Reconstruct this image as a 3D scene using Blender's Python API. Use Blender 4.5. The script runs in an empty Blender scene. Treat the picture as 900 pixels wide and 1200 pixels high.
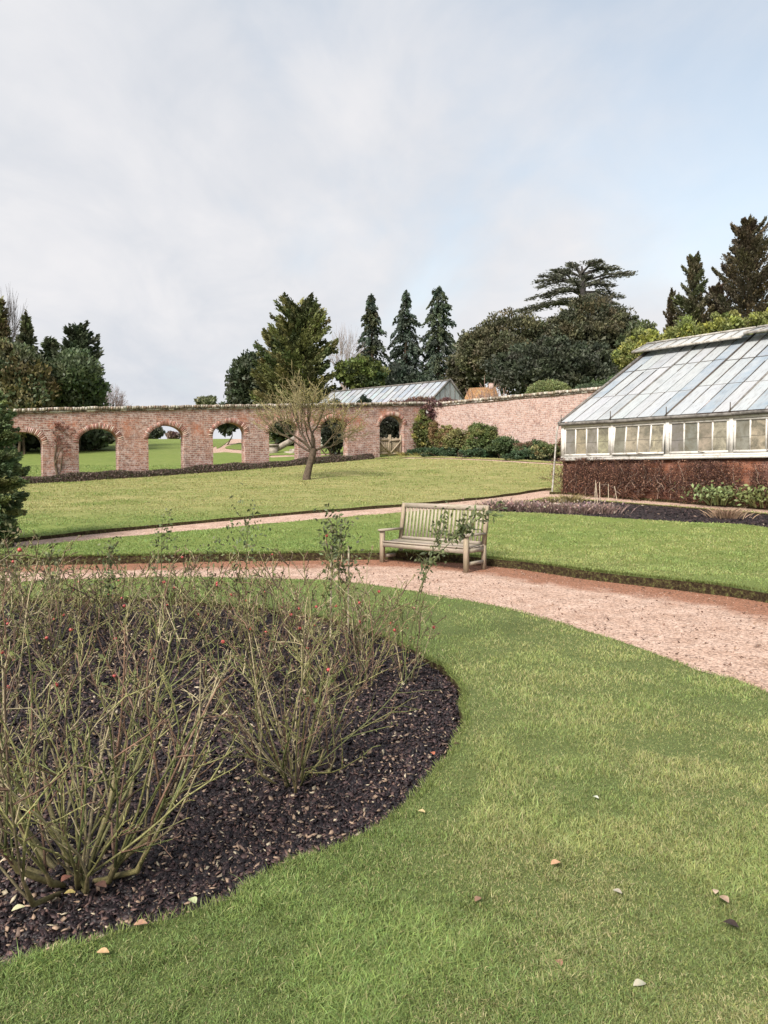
import bpy, math, random
import numpy as np
from mathutils import Vector, Matrix
from mathutils.geometry import delaunay_2d_cdt

R = np.random.default_rng(7)
C = bpy.context.scene.collection
SC = bpy.context.scene

# ------------------------------------------------------------------ camera, sky, sun, exposure
F_PX, W_PX, H_PX, HOR = 870.0, 900.0, 1200.0, 555.0
CAM_H = 1.6
PITCH = math.atan((600 - HOR) / F_PX)
cam = bpy.data.objects.new('camera', bpy.data.cameras.new('camera'))
C.objects.link(cam); SC.camera = cam
cam.location = (0, 0, CAM_H)
cam.rotation_euler = (math.pi / 2 - PITCH, 0, 0)
cam.data.sensor_fit = 'VERTICAL'; cam.data.sensor_height = 36.0
cam.data.lens = 36.0 * F_PX / H_PX
cam.data.clip_end = 3000; cam.data.clip_start = 0.05

SUN_EL, SUN_AZ = math.radians(42), math.radians(212)      # azimuth measured from +Y clockwise: behind the camera, to its left
world = bpy.data.worlds.new('World'); SC.world = world; world.use_nodes = True
nt = world.node_tree; N = nt.nodes; L = nt.links
for n in list(N): N.remove(n)
wo = N.new('ShaderNodeOutputWorld'); bg = N.new('ShaderNodeBackground'); bg.inputs[1].default_value = 0.1
L.new(bg.outputs[0], wo.inputs[0])
sky = N.new('ShaderNodeTexSky'); sky.sky_type = 'NISHITA'; sky.sun_disc = False
sky.sun_elevation = SUN_EL; sky.sun_rotation = SUN_AZ; sky.air_density = 1.0; sky.dust_density = 2.0
tc = N.new('ShaderNodeTexCoord')
sep = N.new('ShaderNodeSeparateXYZ'); L.new(tc.outputs['Generated'], sep.inputs[0])
def wmath(op, a, b=None, c=None):
    m = N.new('ShaderNodeMath'); m.operation = op
    for i, s in enumerate((a, b, c)):
        if s is None: continue
        if isinstance(s, (int, float)): m.inputs[i].default_value = s
        else: L.new(s, m.inputs[i])
    return m.outputs[0]
den = wmath('ADD', wmath('MAXIMUM', sep.outputs[2], 0.0), 0.32)
cx = wmath('DIVIDE', sep.outputs[0], den); cy = wmath('DIVIDE', sep.outputs[1], den)
cmb = N.new('ShaderNodeCombineXYZ'); L.new(cx, cmb.inputs[0]); L.new(cy, cmb.inputs[1])
def wnoise(scale, detail, rough, loc, dist=0.0, stretch=(1, 1, 1), rot=0.0):
    mp = N.new('ShaderNodeMapping'); mp.inputs['Location'].default_value = loc; mp.inputs['Scale'].default_value = stretch
    mp.inputs['Rotation'].default_value = (0, 0, rot)
    L.new(cmb.outputs[0], mp.inputs[0])
    n = N.new('ShaderNodeTexNoise'); n.inputs['Scale'].default_value = scale; n.inputs['Detail'].default_value = detail
    n.inputs['Roughness'].default_value = rough; n.inputs['Distortion'].default_value = dist
    L.new(mp.outputs[0], n.inputs['Vector']); return n.outputs['Fac']
n1 = wnoise(1.5, 7, 0.52, (3.1, 1.7, 0.4), 0.3, (1.0, 0.8, 1), 0.6)
n2 = wnoise(4.2, 6, 0.55, (7.3, 0.2, 2.2), 0.4, (1, 0.7, 1), 0.4)
# clear-air bias to the right of the view
bias = wmath('MULTIPLY', cx, 0.20)
cov = wmath('SUBTRACT', wmath('ADD', n1, wmath('MULTIPLY', n2, 0.16)), bias)
mr = N.new('ShaderNodeMapRange'); mr.interpolation_type = 'SMOOTHSTEP'
mr.inputs['From Min'].default_value = 0.30; mr.inputs['From Max'].default_value = 0.62
mr.inputs['To Min'].default_value = 0.45; mr.inputs['To Max'].default_value = 1.0
L.new(cov, mr.inputs['Value'])
cr = N.new('ShaderNodeValToRGB'); L.new(wmath('ADD', wmath('MULTIPLY', n2, 0.45), wmath('MULTIPLY', n1, 0.55)), cr.inputs[0])
CK = 1.0
def wc(r, g, b): return (r * CK, g * CK, b * CK, 1)
cr.color_ramp.elements[0].position = 0.38; cr.color_ramp.elements[0].color = wc(0.530, 0.560, 0.610)
cr.color_ramp.elements[1].position = 0.60; cr.color_ramp.elements[1].color = wc(0.69, 0.685, 0.70)
cs = N.new('ShaderNodeVectorMath'); cs.operation = 'SCALE'; cs.inputs['Scale'].default_value = 2.95
L.new(cr.outputs[0], cs.inputs[0])
skt = N.new('ShaderNodeVectorMath'); skt.operation = 'MULTIPLY'; skt.inputs[1].default_value = (0.95, 0.80, 0.62)
L.new(sky.outputs[0], skt.inputs[0])
mix = N.new('ShaderNodeMix'); mix.data_type = 'RGBA'
L.new(mr.outputs[0], mix.inputs[0]); L.new(skt.outputs[0], mix.inputs[6]); L.new(cs.outputs[0], mix.inputs[7])
L.new(mix.outputs[2], bg.inputs[0])

sl = bpy.data.lights.new('sun', 'SUN'); sl.energy = 1.5; sl.angle = math.radians(20); sl.color = (1.0, 0.94, 0.86)
sun = bpy.data.objects.new('sun', sl); C.objects.link(sun)
sd = Vector((math.sin(SUN_AZ) * math.cos(SUN_EL), math.cos(SUN_AZ) * math.cos(SUN_EL), math.sin(SUN_EL)))
sun.rotation_euler = sd.to_track_quat('Z', 'Y').to_euler()
sun.location = (-10, -20, 30)

SC.view_settings.view_transform = 'Standard'; SC.view_settings.look = 'None'
SC.view_settings.exposure = 2.1; SC.view_settings.gamma = 1.0
SC.view_settings.use_curve_mapping = False
SC.render.engine = 'CYCLES'
SC.cycles.use_denoising = True
SC.cycles.max_bounces = 6; SC.cycles.transparent_max_bounces = 8
SC.cycles.diffuse_bounces = 3; SC.cycles.glossy_bounces = 2

# ------------------------------------------------------------------ materials
def mat(name):
    m = bpy.data.materials.new(name); m.use_nodes = True
    for n in list(m.node_tree.nodes):
        if n.type != 'OUTPUT_MATERIAL': m.node_tree.nodes.remove(n)
    return m
class NB:
    def __init__(s, m): s.t = m.node_tree; s.out = [n for n in s.t.nodes if n.type == 'OUTPUT_MATERIAL'][0]
    def new(s, typ, **kw):
        n = s.t.nodes.new(typ)
        for k, v in kw.items():
            if k.startswith('i_'):
                key = k[2:].replace('_', ' ')
                n.inputs[key].default_value = v
            else: setattr(n, k, v)
        return n
    def l(s, a, b): s.t.links.new(a, b)
    def noise(s, vec, scale, detail=4, rough=0.55, dist=0.0):
        n = s.new('ShaderNodeTexNoise'); n.inputs['Scale'].default_value = scale; n.inputs['Detail'].default_value = detail
        n.inputs['Roughness'].default_value = rough; n.inputs['Distortion'].default_value = dist
        if vec is not None: s.l(vec, n.inputs['Vector'])
        return n.outputs['Fac']
    def ramp(s, fac, *stops):
        n = s.new('ShaderNodeValToRGB'); s.l(fac, n.inputs[0]); e = n.color_ramp.elements
        while len(e) < len(stops): e.new(0.5)
        for i, (p, c) in enumerate(stops):
            e[i].position = p
            e[i].color = (c, c, c, 1) if isinstance(c, (int, float)) else (*c, 1)
        return n.outputs[0]
    def mix(s, fac, a, b, mode='MIX'):
        n = s.new('ShaderNodeMix', data_type='RGBA', blend_type=mode)
        for i, v in ((0, fac), (6, a), (7, b)):
            if isinstance(v, (int, float)): n.inputs[i].default_value = v
            elif isinstance(v, tuple): n.inputs[i].default_value = (*v, 1)
            else: s.l(v, n.inputs[i])
        return n.outputs[2]
    def math(s, op, a, b=None):
        n = s.new('ShaderNodeMath', operation=op)
        for i, v in enumerate((a, b)):
            if v is None: continue
            if isinstance(v, (int, float)): n.inputs[i].default_value = v
            else: s.l(v, n.inputs[i])
        return n.outputs[0]
    def attr(s, name, out='Color'):
        n = s.new('ShaderNodeAttribute', attribute_name=name); return n.outputs[out]
    def pos(s): return s.new('ShaderNodeNewGeometry').outputs['Position']
    def obj(s): return s.new('ShaderNodeTexCoord').outputs['Object']
    def bump(s, h, strength=0.5, dist=0.02):
        n = s.new('ShaderNodeBump'); n.inputs['Strength'].default_value = strength; n.inputs['Distance'].default_value = dist
        s.l(h, n.inputs['Height']); return n.outputs[0]
    def bsdf(s, col, rough=0.8, bump=None, spec=0.3):
        p = s.new('ShaderNodeBsdfPrincipled'); p.inputs['Specular IOR Level'].default_value = spec
        if isinstance(col, tuple): p.inputs['Base Color'].default_value = (*col, 1)
        else: s.l(col, p.inputs['Base Color'])
        if isinstance(rough, (int, float)): p.inputs['Roughness'].default_value = rough
        else: s.l(rough, p.inputs['Roughness'])
        if bump is not None: s.l(bump, p.inputs['Normal'])
        s.l(p.outputs[0], s.out.inputs[0]); return p
M = {}
def foliage_mat(name, transl=0.3, rough=0.55, spec=0.3):
    m = mat(name); b = NB(m)
    col = b.attr('col')
    p = b.bsdf(col, rough, spec=spec)
    t = b.new('ShaderNodeBsdfTranslucent'); b.l(col, t.inputs[0])
    mx = b.new('ShaderNodeMixShader'); mx.inputs[0].default_value = transl
    b.l(p.outputs[0], mx.inputs[1]); b.l(t.outputs[0], mx.inputs[2]); b.l(mx.outputs[0], b.out.inputs[0])
    M[name] = m
foliage_mat('leaf', 0.25, 0.55); foliage_mat('grass_blade', 0.3, 0.5, 0.25)
m = mat('tinted'); b = NB(m); b.bsdf(b.attr('col'), 0.8, spec=0.2); M['tinted'] = m
m = mat('damp_chip'); b = NB(m); b.bsdf(b.attr('col'), 0.55, spec=0.35); M['chip'] = m
m = mat('bark'); b = NB(m); o = b.pos(); n = b.noise(o, 14, 5)
b.bsdf(b.mix(1.0, b.attr('col'), b.ramp(n, (0.3, 0.55), (0.7, 1.3)), 'MULTIPLY'), 0.9, b.bump(n, 0.6, 0.01), 0.15); M['bark'] = m
m = mat('cane'); b = NB(m); n = b.noise(b.pos(), 60, 3)
b.bsdf(b.mix(1.0, b.attr('col'), b.ramp(n, (0.3, 0.6), (0.7, 1.35)), 'MULTIPLY'), 0.6, None, 0.3); M['cane'] = m

# lawn
m = mat('lawn'); b = NB(m); p = b.pos()
big = b.noise(p, 0.35, 3); mid = b.noise(p, 2.2, 5, 0.6); mp = b.new('ShaderNodeMapping'); b.l(p, mp.inputs[0])
mp.inputs['Rotation'].default_value = (0, 0, 0.45); mp.inputs['Scale'].default_value = (0.7, 1.5, 1)
stripe = b.noise(mp.outputs[0], 1.1, 7, 0.72); fine = b.noise(p, 45, 5, 0.7)
lush = b.mix(b.ramp(mid, (0.3, 0.0), (0.7, 1.0)), (0.115, 0.160, 0.040), (0.175, 0.215, 0.060))
dry = b.mix(b.ramp(stripe, (0.38, 0.0), (0.62, 1.0)), (0.170, 0.190, 0.062), (0.300, 0.270, 0.120))
dryf = b.math('ADD', b.attr('dry', 'Fac'), b.math('MULTIPLY', b.math('SUBTRACT', big, 0.5), 0.5))
col = b.mix(b.ramp(dryf, (0.1, 0.0), (0.9, 1.0)), lush, dry)
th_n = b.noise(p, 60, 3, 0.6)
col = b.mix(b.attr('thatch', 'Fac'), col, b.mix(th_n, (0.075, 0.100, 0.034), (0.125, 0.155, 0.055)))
col = b.mix(1.0, col, b.ramp(fine, (0.25, 0.60), (0.75, 1.4)), 'MULTIPLY')
b.bsdf(col, 0.9, b.bump(fine, 0.5, 0.03), 0.1); M['lawn'] = m
m = mat('turf_edge'); b = NB(m); n = b.noise(b.pos(), 22, 5, 0.7)
b.bsdf(b.ramp(n, (0.35, (0.020, 0.014, 0.010)), (0.52, (0.055, 0.040, 0.022)), (0.66, (0.12, 0.13, 0.045))), 0.95, b.bump(n, 1, 0.04), 0.1); M['turf_edge'] = m
# gravel
m = mat('gravel'); b = NB(m); p = b.pos()
vo = b.new('ShaderNodeTexVoronoi'); vo.inputs['Scale'].default_value = 55; b.l(p, vo.inputs['Vector'])
sp = b.new('ShaderNodeSeparateColor'); b.l(vo.outputs['Color'], sp.inputs[0])
n2_ = b.noise(p, 3.0, 5, 0.65); n3 = b.noise(p, 18, 4, 0.7)
pale = b.mix(b.ramp(n2_, (0.3, 0.0), (0.7, 1.0)), (0.355, 0.235, 0.175), (0.51, 0.375, 0.305))
red = b.mix(n2_, (0.21, 0.095, 0.055), (0.30, 0.155, 0.10))
dm = b.math('ADD', b.attr('damp', 'Fac'), b.math('MULTIPLY', b.math('SUBTRACT', b.noise(p, 1.6, 5, 0.7), 0.5), 1.1))
col = b.mix(b.ramp(dm, (0.3, 0.0), (0.62, 1.0)), pale, red)
col = b.mix(1.0, col, b.ramp(sp.outputs[0], (0.0, 0.50), (0.5, 1.0), (1.0, 1.35)), 'MULTIPLY')
col = b.mix(b.ramp(n3, (0.57, 0.0), (0.66, 0.75)), col, (0.13, 0.075, 0.05))
hh = b.math('ADD', b.math('MULTIPLY', vo.outputs['Distance'], -1.0), n3)
b.bsdf(col, 0.9, b.bump(hh, 0.55, 0.012), 0.2); M['gravel'] = m
# soil
m = mat('soil'); b = NB(m); p = b.pos(); n = b.noise(p, 24, 6, 0.7); n5 = b.noise(p, 90, 3, 0.7)
b.bsdf(b.mix(b.ramp(n5, (0.55, 0.0), (0.75, 0.7)), b.ramp(n, (0.3, (0.010, 0.007, 0.009)), (0.7, (0.034, 0.023, 0.024))), (0.11, 0.075, 0.065)), 0.85, b.bump(n, 1, 0.03), 0.3); M['soil'] = m
# brick
def brick_mat(name, c1, c2, mortar, patch, patch_amt, lichen_amt, dark_amt=0.4, scale=1.0, band=None):
    m = mat(name); b = NB(m); o = b.obj(); s = b.new('ShaderNodeSeparateXYZ'); b.l(o, s.inputs[0])
    cb = b.new('ShaderNodeCombineXYZ'); b.l(b.math('ADD', s.outputs[0], s.outputs[1]), cb.inputs[0]); b.l(s.outputs[2], cb.inputs[1])
    wob = b.noise(o, 1.2, 2)
    vm = b.new('ShaderNodeVectorMath', operation='MULTIPLY_ADD'); b.l(wob, vm.inputs[0]); vm.inputs[1].default_value = (0.05, 0.12, 0)
    b.l(cb.outputs[0], vm.inputs[2])
    br = b.new('ShaderNodeTexBrick'); b.l(vm.outputs[0], br.inputs['Vector'])
    br.inputs['Scale'].default_value = 1.0; br.inputs['Brick Width'].default_value = 0.225 * scale; br.inputs['Row Height'].default_value = 0.078 * scale
    br.inputs['Mortar Size'].default_value = 0.010 * scale; br.inputs['Mortar Smooth'].default_value = 0.2; br.inputs['Bias'].default_value = 0.0
    br.inputs['Color1'].default_value = (*c1, 1); br.inputs['Color2'].default_value = (*c2, 1); br.inputs['Mortar'].default_value = (*mortar, 1)
    col = br.outputs['Color']
    a = b.noise(o, 0.55, 5, 0.65); a2 = b.noise(o, 4.2, 7, 0.82); a3 = b.noise(o, 11, 5, 0.8); a4 = b.noise(o, 1.7, 5, 0.65)
    col = b.mix(b.ramp(a, (0.50, 0.0), (0.60, patch_amt)), col, patch, 'MIX')
    col = b.mix(b.ramp(a2, (0.47, 0.0), (0.60, lichen_amt)), col, (0.55, 0.45, 0.42))
    col = b.mix(b.ramp(a3, (0.50, 0.0), (0.66, dark_amt)), col, (0.085, 0.045, 0.038))
    col = b.mix(b.ramp(a4, (0.56, 0.0), (0.72, dark_amt)), col, (0.15, 0.085, 0.075))
    if band is not None:      # newer orange repair brick between the arch heads
        hgt = b.math('SUBTRACT', s.outputs[2], b.math('MULTIPLY', s.outputs[0], band))
        lo = b.ramp(b.math('DIVIDE', hgt, 3.2), (0.50, 0.0), (0.62, 1.0), (0.82, 1.0), (0.90, 0.0)); nz = b.noise(o, 0.75, 6, 0.7)
        mp2 = b.noise(o, 9, 4, 0.8)
        f = b.math('MULTIPLY', b.math('MULTIPLY', lo, b.ramp(nz, (0.47, 0.0), (0.60, 1.0))), b.ramp(mp2, (0.40, 0.15), (0.62, 0.85)))
        col = b.mix(f, col, (0.44, 0.155, 0.075))
        dk = b.noise(o, 1.1, 6, 0.75); col = b.mix(b.ramp(dk, (0.54, 0.0), (0.64, 0.55)), col, (0.16, 0.11, 0.095))
    h = b.math('ADD', b.math('MULTIPLY', br.outputs['Fac'], -0.6), a3)
    b.bsdf(col, 0.92, b.bump(h, 0.7, 0.02), 0.1); M[name] = m
brick_mat('old_brick', (0.43, 0.235, 0.185), (0.20, 0.095, 0.075), (0.47, 0.40, 0.35), (0.44, 0.22, 0.15), 0.4, 0.8, 0.9, 1.25, 0.0801)
brick_mat('pink_brick', (0.52, 0.36, 0.31), (0.34, 0.20, 0.17), (0.55, 0.48, 0.43), (0.44, 0.27, 0.22), 0.4, 0.8, 0.8, 1.25)
brick_mat('red_brick', (0.15, 0.07, 0.05), (0.085, 0.038, 0.03), (0.22, 0.13, 0.10), (0.26, 0.09, 0.04), 0.5, 0.10, 0.8)
# lichened coping
m = mat('coping_brick'); b = NB(m); p = b.pos(); n = b.noise(p, 7, 6, 0.8); n5 = b.noise(p, 2.0, 3)
c = b.ramp(n, (0.38, (0.05, 0.042, 0.035)), (0.5, (0.20, 0.17, 0.13)), (0.60, (0.62, 0.59, 0.54)))
c = b.mix(b.ramp(n5, (0.5, 0.0), (0.66, 0.6)), c, (0.16, 0.14, 0.05))
b.bsdf(b.mix(0.5, c, b.attr('col')), 0.95, b.bump(n, 0.8, 0.03), 0.1); M['coping'] = m
# weathered wood
def wood_mat(name, ca, cb_, axis=(1, 12, 12), green=0.0):
    m = mat(name); b = NB(m); o = b.obj(); mp = b.new('ShaderNodeMapping'); mp.inputs['Scale'].default_value = axis; b.l(o, mp.inputs[0])
    n = b.noise(mp.outputs[0], 7, 5, 0.7); n2 = b.noise(o, 3.5, 4, 0.6)
    c = b.ramp(n, (0.3, ca), (0.7, cb_))
    c = b.mix(b.ramp(n2, (0.45, 0.0), (0.65, green)), c, (0.24, 0.25, 0.13))
    b.bsdf(c, 0.8, b.bump(n, 0.5, 0.004), 0.2); M[name] = m
wood_mat('teak_long', (0.20, 0.165, 0.13), (0.44, 0.385, 0.325), (1, 14, 14), 0.25)
wood_mat('teak_slat', (0.23, 0.195, 0.14), (0.45, 0.41, 0.33), (14, 14, 1), 0.45)
wood_mat('teak_post', (0.20, 0.155, 0.11), (0.39, 0.315, 0.24), (14, 14, 1), 0.2)
wood_mat('gate_wood', (0.22, 0.17, 0.12), (0.46, 0.38, 0.28), (12, 12, 1), 0.2)
# old white paint
m = mat('old_white_paint'); b = NB(m); o = b.obj(); n = b.noise(o, 5, 6, 0.75); n5 = b.noise(o, 30, 3, 0.7)
c = b.ramp(n, (0.33, (0.28, 0.235, 0.19)), (0.43, (0.58, 0.56, 0.52)), (0.7, (0.74, 0.725, 0.69)))
c = b.mix(b.ramp(n5, (0.62, 0.0), (0.70, 0.7)), c, (0.18, 0.13, 0.10))
b.bsdf(c, 0.6, b.bump(n, 0.3, 0.004), 0.3); M['paint'] = m
m = mat('grey_bar'); b = NB(m); n = b.noise(b.obj(), 6, 5, 0.7)
b.bsdf(b.ramp(n, (0.35, (0.07, 0.065, 0.06)), (0.65, (0.22, 0.205, 0.19))), 0.7, None, 0.2); M['grey_bar'] = m
m = mat('weathered_board'); b = NB(m); o = b.obj(); n = b.noise(o, 7, 6, 0.75)
b.bsdf(b.ramp(n, (0.35, (0.16, 0.14, 0.12)), (0.5, (0.34, 0.32, 0.29)), (0.66, (0.52, 0.50, 0.47))), 0.8, b.bump(n, 0.4, 0.01), 0.2); M['weathered'] = m
m = mat('dark_iron'); b = NB(m); n = b.noise(b.obj(), 9, 4); b.bsdf(b.ramp(n, (0.3, (0.03, 0.025, 0.022)), (0.7, (0.10, 0.075, 0.055))), 0.6, None, 0.4); M['iron'] = m
# limewashed roof glass
m = mat('limewashed_glass'); b = NB(m); o = b.obj(); n = b.noise(o, 1.6, 6, 0.7); mp = b.new('ShaderNodeMapping'); b.l(o, mp.inputs[0]); mp.inputs['Scale'].default_value = (5, 0.6, 0.6)
n5 = b.noise(mp.outputs[0], 4, 4, 0.7)
c = b.mix(b.ramp(n, (0.35, 0.0), (0.7, 0.8)), b.attr('col'), (0.50, 0.52, 0.53))
c = b.mix(b.ramp(n5, (0.50, 0.0), (0.70, 0.6)), c, (0.20, 0.185, 0.18))
pr = b.bsdf(c, b.ramp(n, (0.3, 0.22), (0.7, 0.5)), None, 0.6)
t = b.new('ShaderNodeBsdfTranslucent'); b.l(c, t.inputs[0]); mx = b.new('ShaderNodeMixShader'); mx.inputs[0].default_value = 0.22
b.l(pr.outputs[0], mx.inputs[1]); b.l(t.outputs[0], mx.inputs[2]); b.l(mx.outputs[0], b.out.inputs[0]); M['roof_glass'] = m
m = mat('shaded_window_glass'); b = NB(m); o = b.obj(); n = b.noise(o, 2.6, 6, 0.75, 0.5); n5 = b.noise(o, 9, 4, 0.7)
c = b.mix(b.ramp(n, (0.40, 0.0), (0.62, 1.0)), b.attr('col'), (0.125, 0.115, 0.085))
c = b.mix(b.ramp(n5, (0.55, 0.0), (0.70, 0.6)), c, (0.10, 0.085, 0.06))
b.bsdf(c, 0.18, None, 0.6); M['window_glass'] = m
m = mat('clay_tile'); b = NB(m); o = b.obj(); br = b.new('ShaderNodeTexBrick'); b.l(o, br.inputs['Vector']); n = b.noise(o, 3, 4)
br.inputs['Scale'].default_value = 1; br.inputs['Brick Width'].default_value = 0.2; br.inputs['Row Height'].default_value = 0.14; br.inputs['Mortar Size'].default_value = 0.012
br.inputs['Color1'].default_value = (0.42, 0.22, 0.09, 1); br.inputs['Color2'].default_value = (0.33, 0.18, 0.09, 1); br.inputs['Mortar'].default_value = (0.12, 0.07, 0.04, 1)
b.bsdf(b.mix(b.ramp(n, (0.5, 0.0), (0.7, 0.5)), br.outputs[0], (0.30, 0.27, 0.16)), 0.9, None, 0.1); M['clay'] = m
m = mat('stone'); b = NB(m); n = b.noise(b.pos(), 3, 6, 0.7); b.bsdf(b.ramp(n, (0.35, (0.20, 0.17, 0.14)), (0.65, (0.42, 0.37, 0.31))), 0.9, b.bump(n, 0.5, 0.02), 0.1); M['stone'] = m
m = mat('hip_skin'); b = NB(m); n = b.noise(b.pos(), 80, 2); b.bsdf(b.ramp(n, (0.3, (0.36, 0.035, 0.035)), (0.7, (0.42, 0.10, 0.085))), 0.35, None, 0.5); M['hip'] = m

# ------------------------------------------------------------------ mesh helpers
def tag(o, label=None, cat=None, group=None, kind=None):
    if label: o['label'] = label
    if cat: o['category'] = cat
    if group: o['group'] = group
    if kind: o['kind'] = kind
    return o
def empty(name, loc, rz=0.0):
    o = bpy.data.objects.new(name, None); C.objects.link(o); o.location = loc; o.rotation_euler = (0, 0, rz)
    o.empty_display_size = 0.2
    return o
class MB:
    def __init__(s): s.v = []; s.q = []; s.t = []; s.c = []; s.n = 0
    def add(s, v, quads=None, tris=None, col=(0.5, 0.5, 0.5)):
        v = np.asarray(v, dtype=np.float64).reshape(-1, 3)
        if quads is not None and len(quads): s.q.append(np.asarray(quads, dtype=np.int64).reshape(-1, 4) + s.n)
        if tris is not None and len(tris): s.t.append(np.asarray(tris, dtype=np.int64).reshape(-1, 3) + s.n)
        c = np.asarray(col, dtype=np.float64)
        if c.ndim == 1: c = np.tile(c, (len(v), 1))
        s.v.append(v); s.c.append(c); s.n += len(v)
        return s
    def box(s, x0, x1, y0, y1, z0, z1, col=(0.5, 0.5, 0.5), shear=None, xf=None):
        v = np.array([[x, y, z] for x in (x0, x1) for y in (y0, y1) for z in (z0, z1)], float)
        if shear: v[:, 2] += shear * v[:, 0]
        if xf is not None: v = xf(v)
        s.add(v, [[0, 1, 3, 2], [4, 6, 7, 5], [0, 4, 5, 1], [2, 3, 7, 6], [0, 2, 6, 4], [1, 5, 7, 3]], col=col); return s
    def bar(s, a, b, w, h, col=(0.5, 0.5, 0.5), up=(0, 0, 1)):
        a = np.array(a, float); b = np.array(b, float); d = b - a; d /= np.linalg.norm(d)
        u = np.array(up, float); r = np.cross(d, u)
        if np.linalg.norm(r) < 1e-6: r = np.cross(d, np.array([1.0, 0, 0]))
        r /= np.linalg.norm(r); u = np.cross(r, d)
        v = [p + r * sx * w / 2 + u * sz * h / 2 for p in (a, b) for sx in (-1, 1) for sz in (-1, 1)]
        s.add(v, [[0, 1, 3, 2], [4, 6, 7, 5], [0, 4, 5, 1], [2, 3, 7, 6], [0, 2, 6, 4], [1, 5, 7, 3]], col=col); return s
    def tube(s, pts, rad, n=5, col=(0.5, 0.5, 0.5)):
        pts = np.asarray(pts, float); k = len(pts); rad = np.broadcast_to(np.asarray(rad, float), (k,))
        d = np.gradient(pts, axis=0); d /= (np.linalg.norm(d, axis=1, keepdims=True) + 1e-9)
        ref = np.array([0.31, 0.22, 0.93]) if abs(d[0] @ np.array([0.31, 0.22, 0.93])) < 0.9 else np.array([1.0, 0, 0])
        r = np.cross(d, ref); r /= (np.linalg.norm(r, axis=1, keepdims=True) + 1e-9); u = np.cross(r, d)
        a = np.arange(n) * 2 * math.pi / n
        v = pts[:, None, :] + rad[:, None, None] * (np.cos(a)[None, :, None] * r[:, None, :] + np.sin(a)[None, :, None] * u[:, None, :])
        i = np.arange(k - 1)[:, None] * n; j = np.arange(n)[None, :]; j2 = (j + 1) % n
        q = np.stack([i + j, i + j2, i + n + j2, i + n + j], axis=-1).reshape(-1, 4)
        c = np.asarray(col, float)
        if c.ndim == 2: c = np.repeat(c, n, axis=0)
        s.add(v.reshape(-1, 3), q, col=c)
        return s
    def leaves(s, cen, d, ln, wd, col, rng=R):
        """rhombic leaf-sized faces; cen,d (N,3); ln,wd (N,)"""
        cen = np.asarray(cen, float); nN = len(cen)
        if nN == 0: return s
        d = d / (np.linalg.norm(d, axis=1, keepdims=True) + 1e-9)
        sd_ = np.cross(d, rng.normal(size=(nN, 3))); sd_ /= (np.linalg.norm(sd_, axis=1, keepdims=True) + 1e-9)
        ln = np.broadcast_to(ln, (nN,))[:, None]; wd = np.broadcast_to(wd, (nN,))[:, None]
        v = np.stack([cen - d * ln / 2, cen + sd_ * wd / 2 - d * ln * 0.05, cen + d * ln / 2, cen - sd_ * wd / 2 - d * ln * 0.05], axis=1).reshape(-1, 3)
        q = np.arange(nN * 4).reshape(-1, 4)
        c = np.asarray(col, float)
        if c.ndim == 1: c = np.tile(c, (nN, 1))
        s.add(v, q, col=np.repeat(c, 4, axis=0)); return s
    def build(s, name, material, parent=None, smooth=False, extra=None):
        V = np.concatenate(s.v); Cc = np.concatenate(s.c)
        Q = np.concatenate(s.q) if s.q else np.zeros((0, 4), np.int64); T = np.concatenate(s.t) if s.t else np.zeros((0, 3), np.int64)
        me = bpy.data.meshes.new(name)
        me.vertices.add(len(V)); me.vertices.foreach_set('co', V.astype(np.float32).ravel())
        li = np.concatenate([Q.ravel(), T.ravel()]).astype(np.int32)
        me.loops.add(len(li)); me.loops.foreach_set('vertex_index', li)
        st = np.concatenate([np.arange(len(Q)) * 4, len(Q) * 4 + np.arange(len(T)) * 3]).astype(np.int32)
        me.polygons.add(len(st)); me.polygons.foreach_set('loop_start', st)
        if smooth: me.polygons.foreach_set('use_smooth', np.ones(len(st), dtype=bool))
        me.update(calc_edges=True)
        a = me.attributes.new('col', 'FLOAT_COLOR', 'POINT')
        a.data.foreach_set('color', np.concatenate([Cc, np.ones((len(Cc), 1))], axis=1).astype(np.float32).ravel())
        if extra:
            for k, val in extra.items():
                a = me.attributes.new(k, 'FLOAT', 'POINT'); a.data.foreach_set('value', np.asarray(val, np.float32))
        me.materials.append(material if not isinstance(material, str) else M[material])
        o = bpy.data.objects.new(name, me); C.objects.link(o)
        if parent is not None: o.parent = parent
        return o
def jit(col, n, amt, rng=R, hue=0.06):
    c = np.asarray(col, float)[None, :] * (1 + rng.uniform(-amt, amt, (n, 1)))
    return np.clip(c * (1 + rng.uniform(-hue, hue, (n, 3))), 0.003, 1)

def vnoise(x, y, sc, seed, octv=3):
    """smooth value noise in 0..1"""
    tot = 0; amp = 1; norm = 0
    for o_ in range(octv):
        g = np.random.default_rng(seed + o_); T = g.uniform(size=(64, 64)); u = x / sc + 17.3; v = y / sc + 5.1
        iu = np.floor(u).astype(int); iv = np.floor(v).astype(int); fu = u - iu; fv = v - iv; fu = fu * fu * (3 - 2 * fu); fv = fv * fv * (3 - 2 * fv)
        a = T[iu % 64, iv % 64] * (1 - fu) + T[(iu + 1) % 64, iv % 64] * fu; b_ = T[iu % 64, (iv + 1) % 64] * (1 - fu) + T[(iu + 1) % 64, (iv + 1) % 64] * fu
        tot = tot + amp * (a * (1 - fv) + b_ * fv); norm += amp; amp *= 0.55; sc /= 2.1
    return tot / norm
def sst(t, a, b_): t = np.clip((t - a) / (b_ - a), 0, 1); return t * t * (3 - 2 * t)

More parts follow.
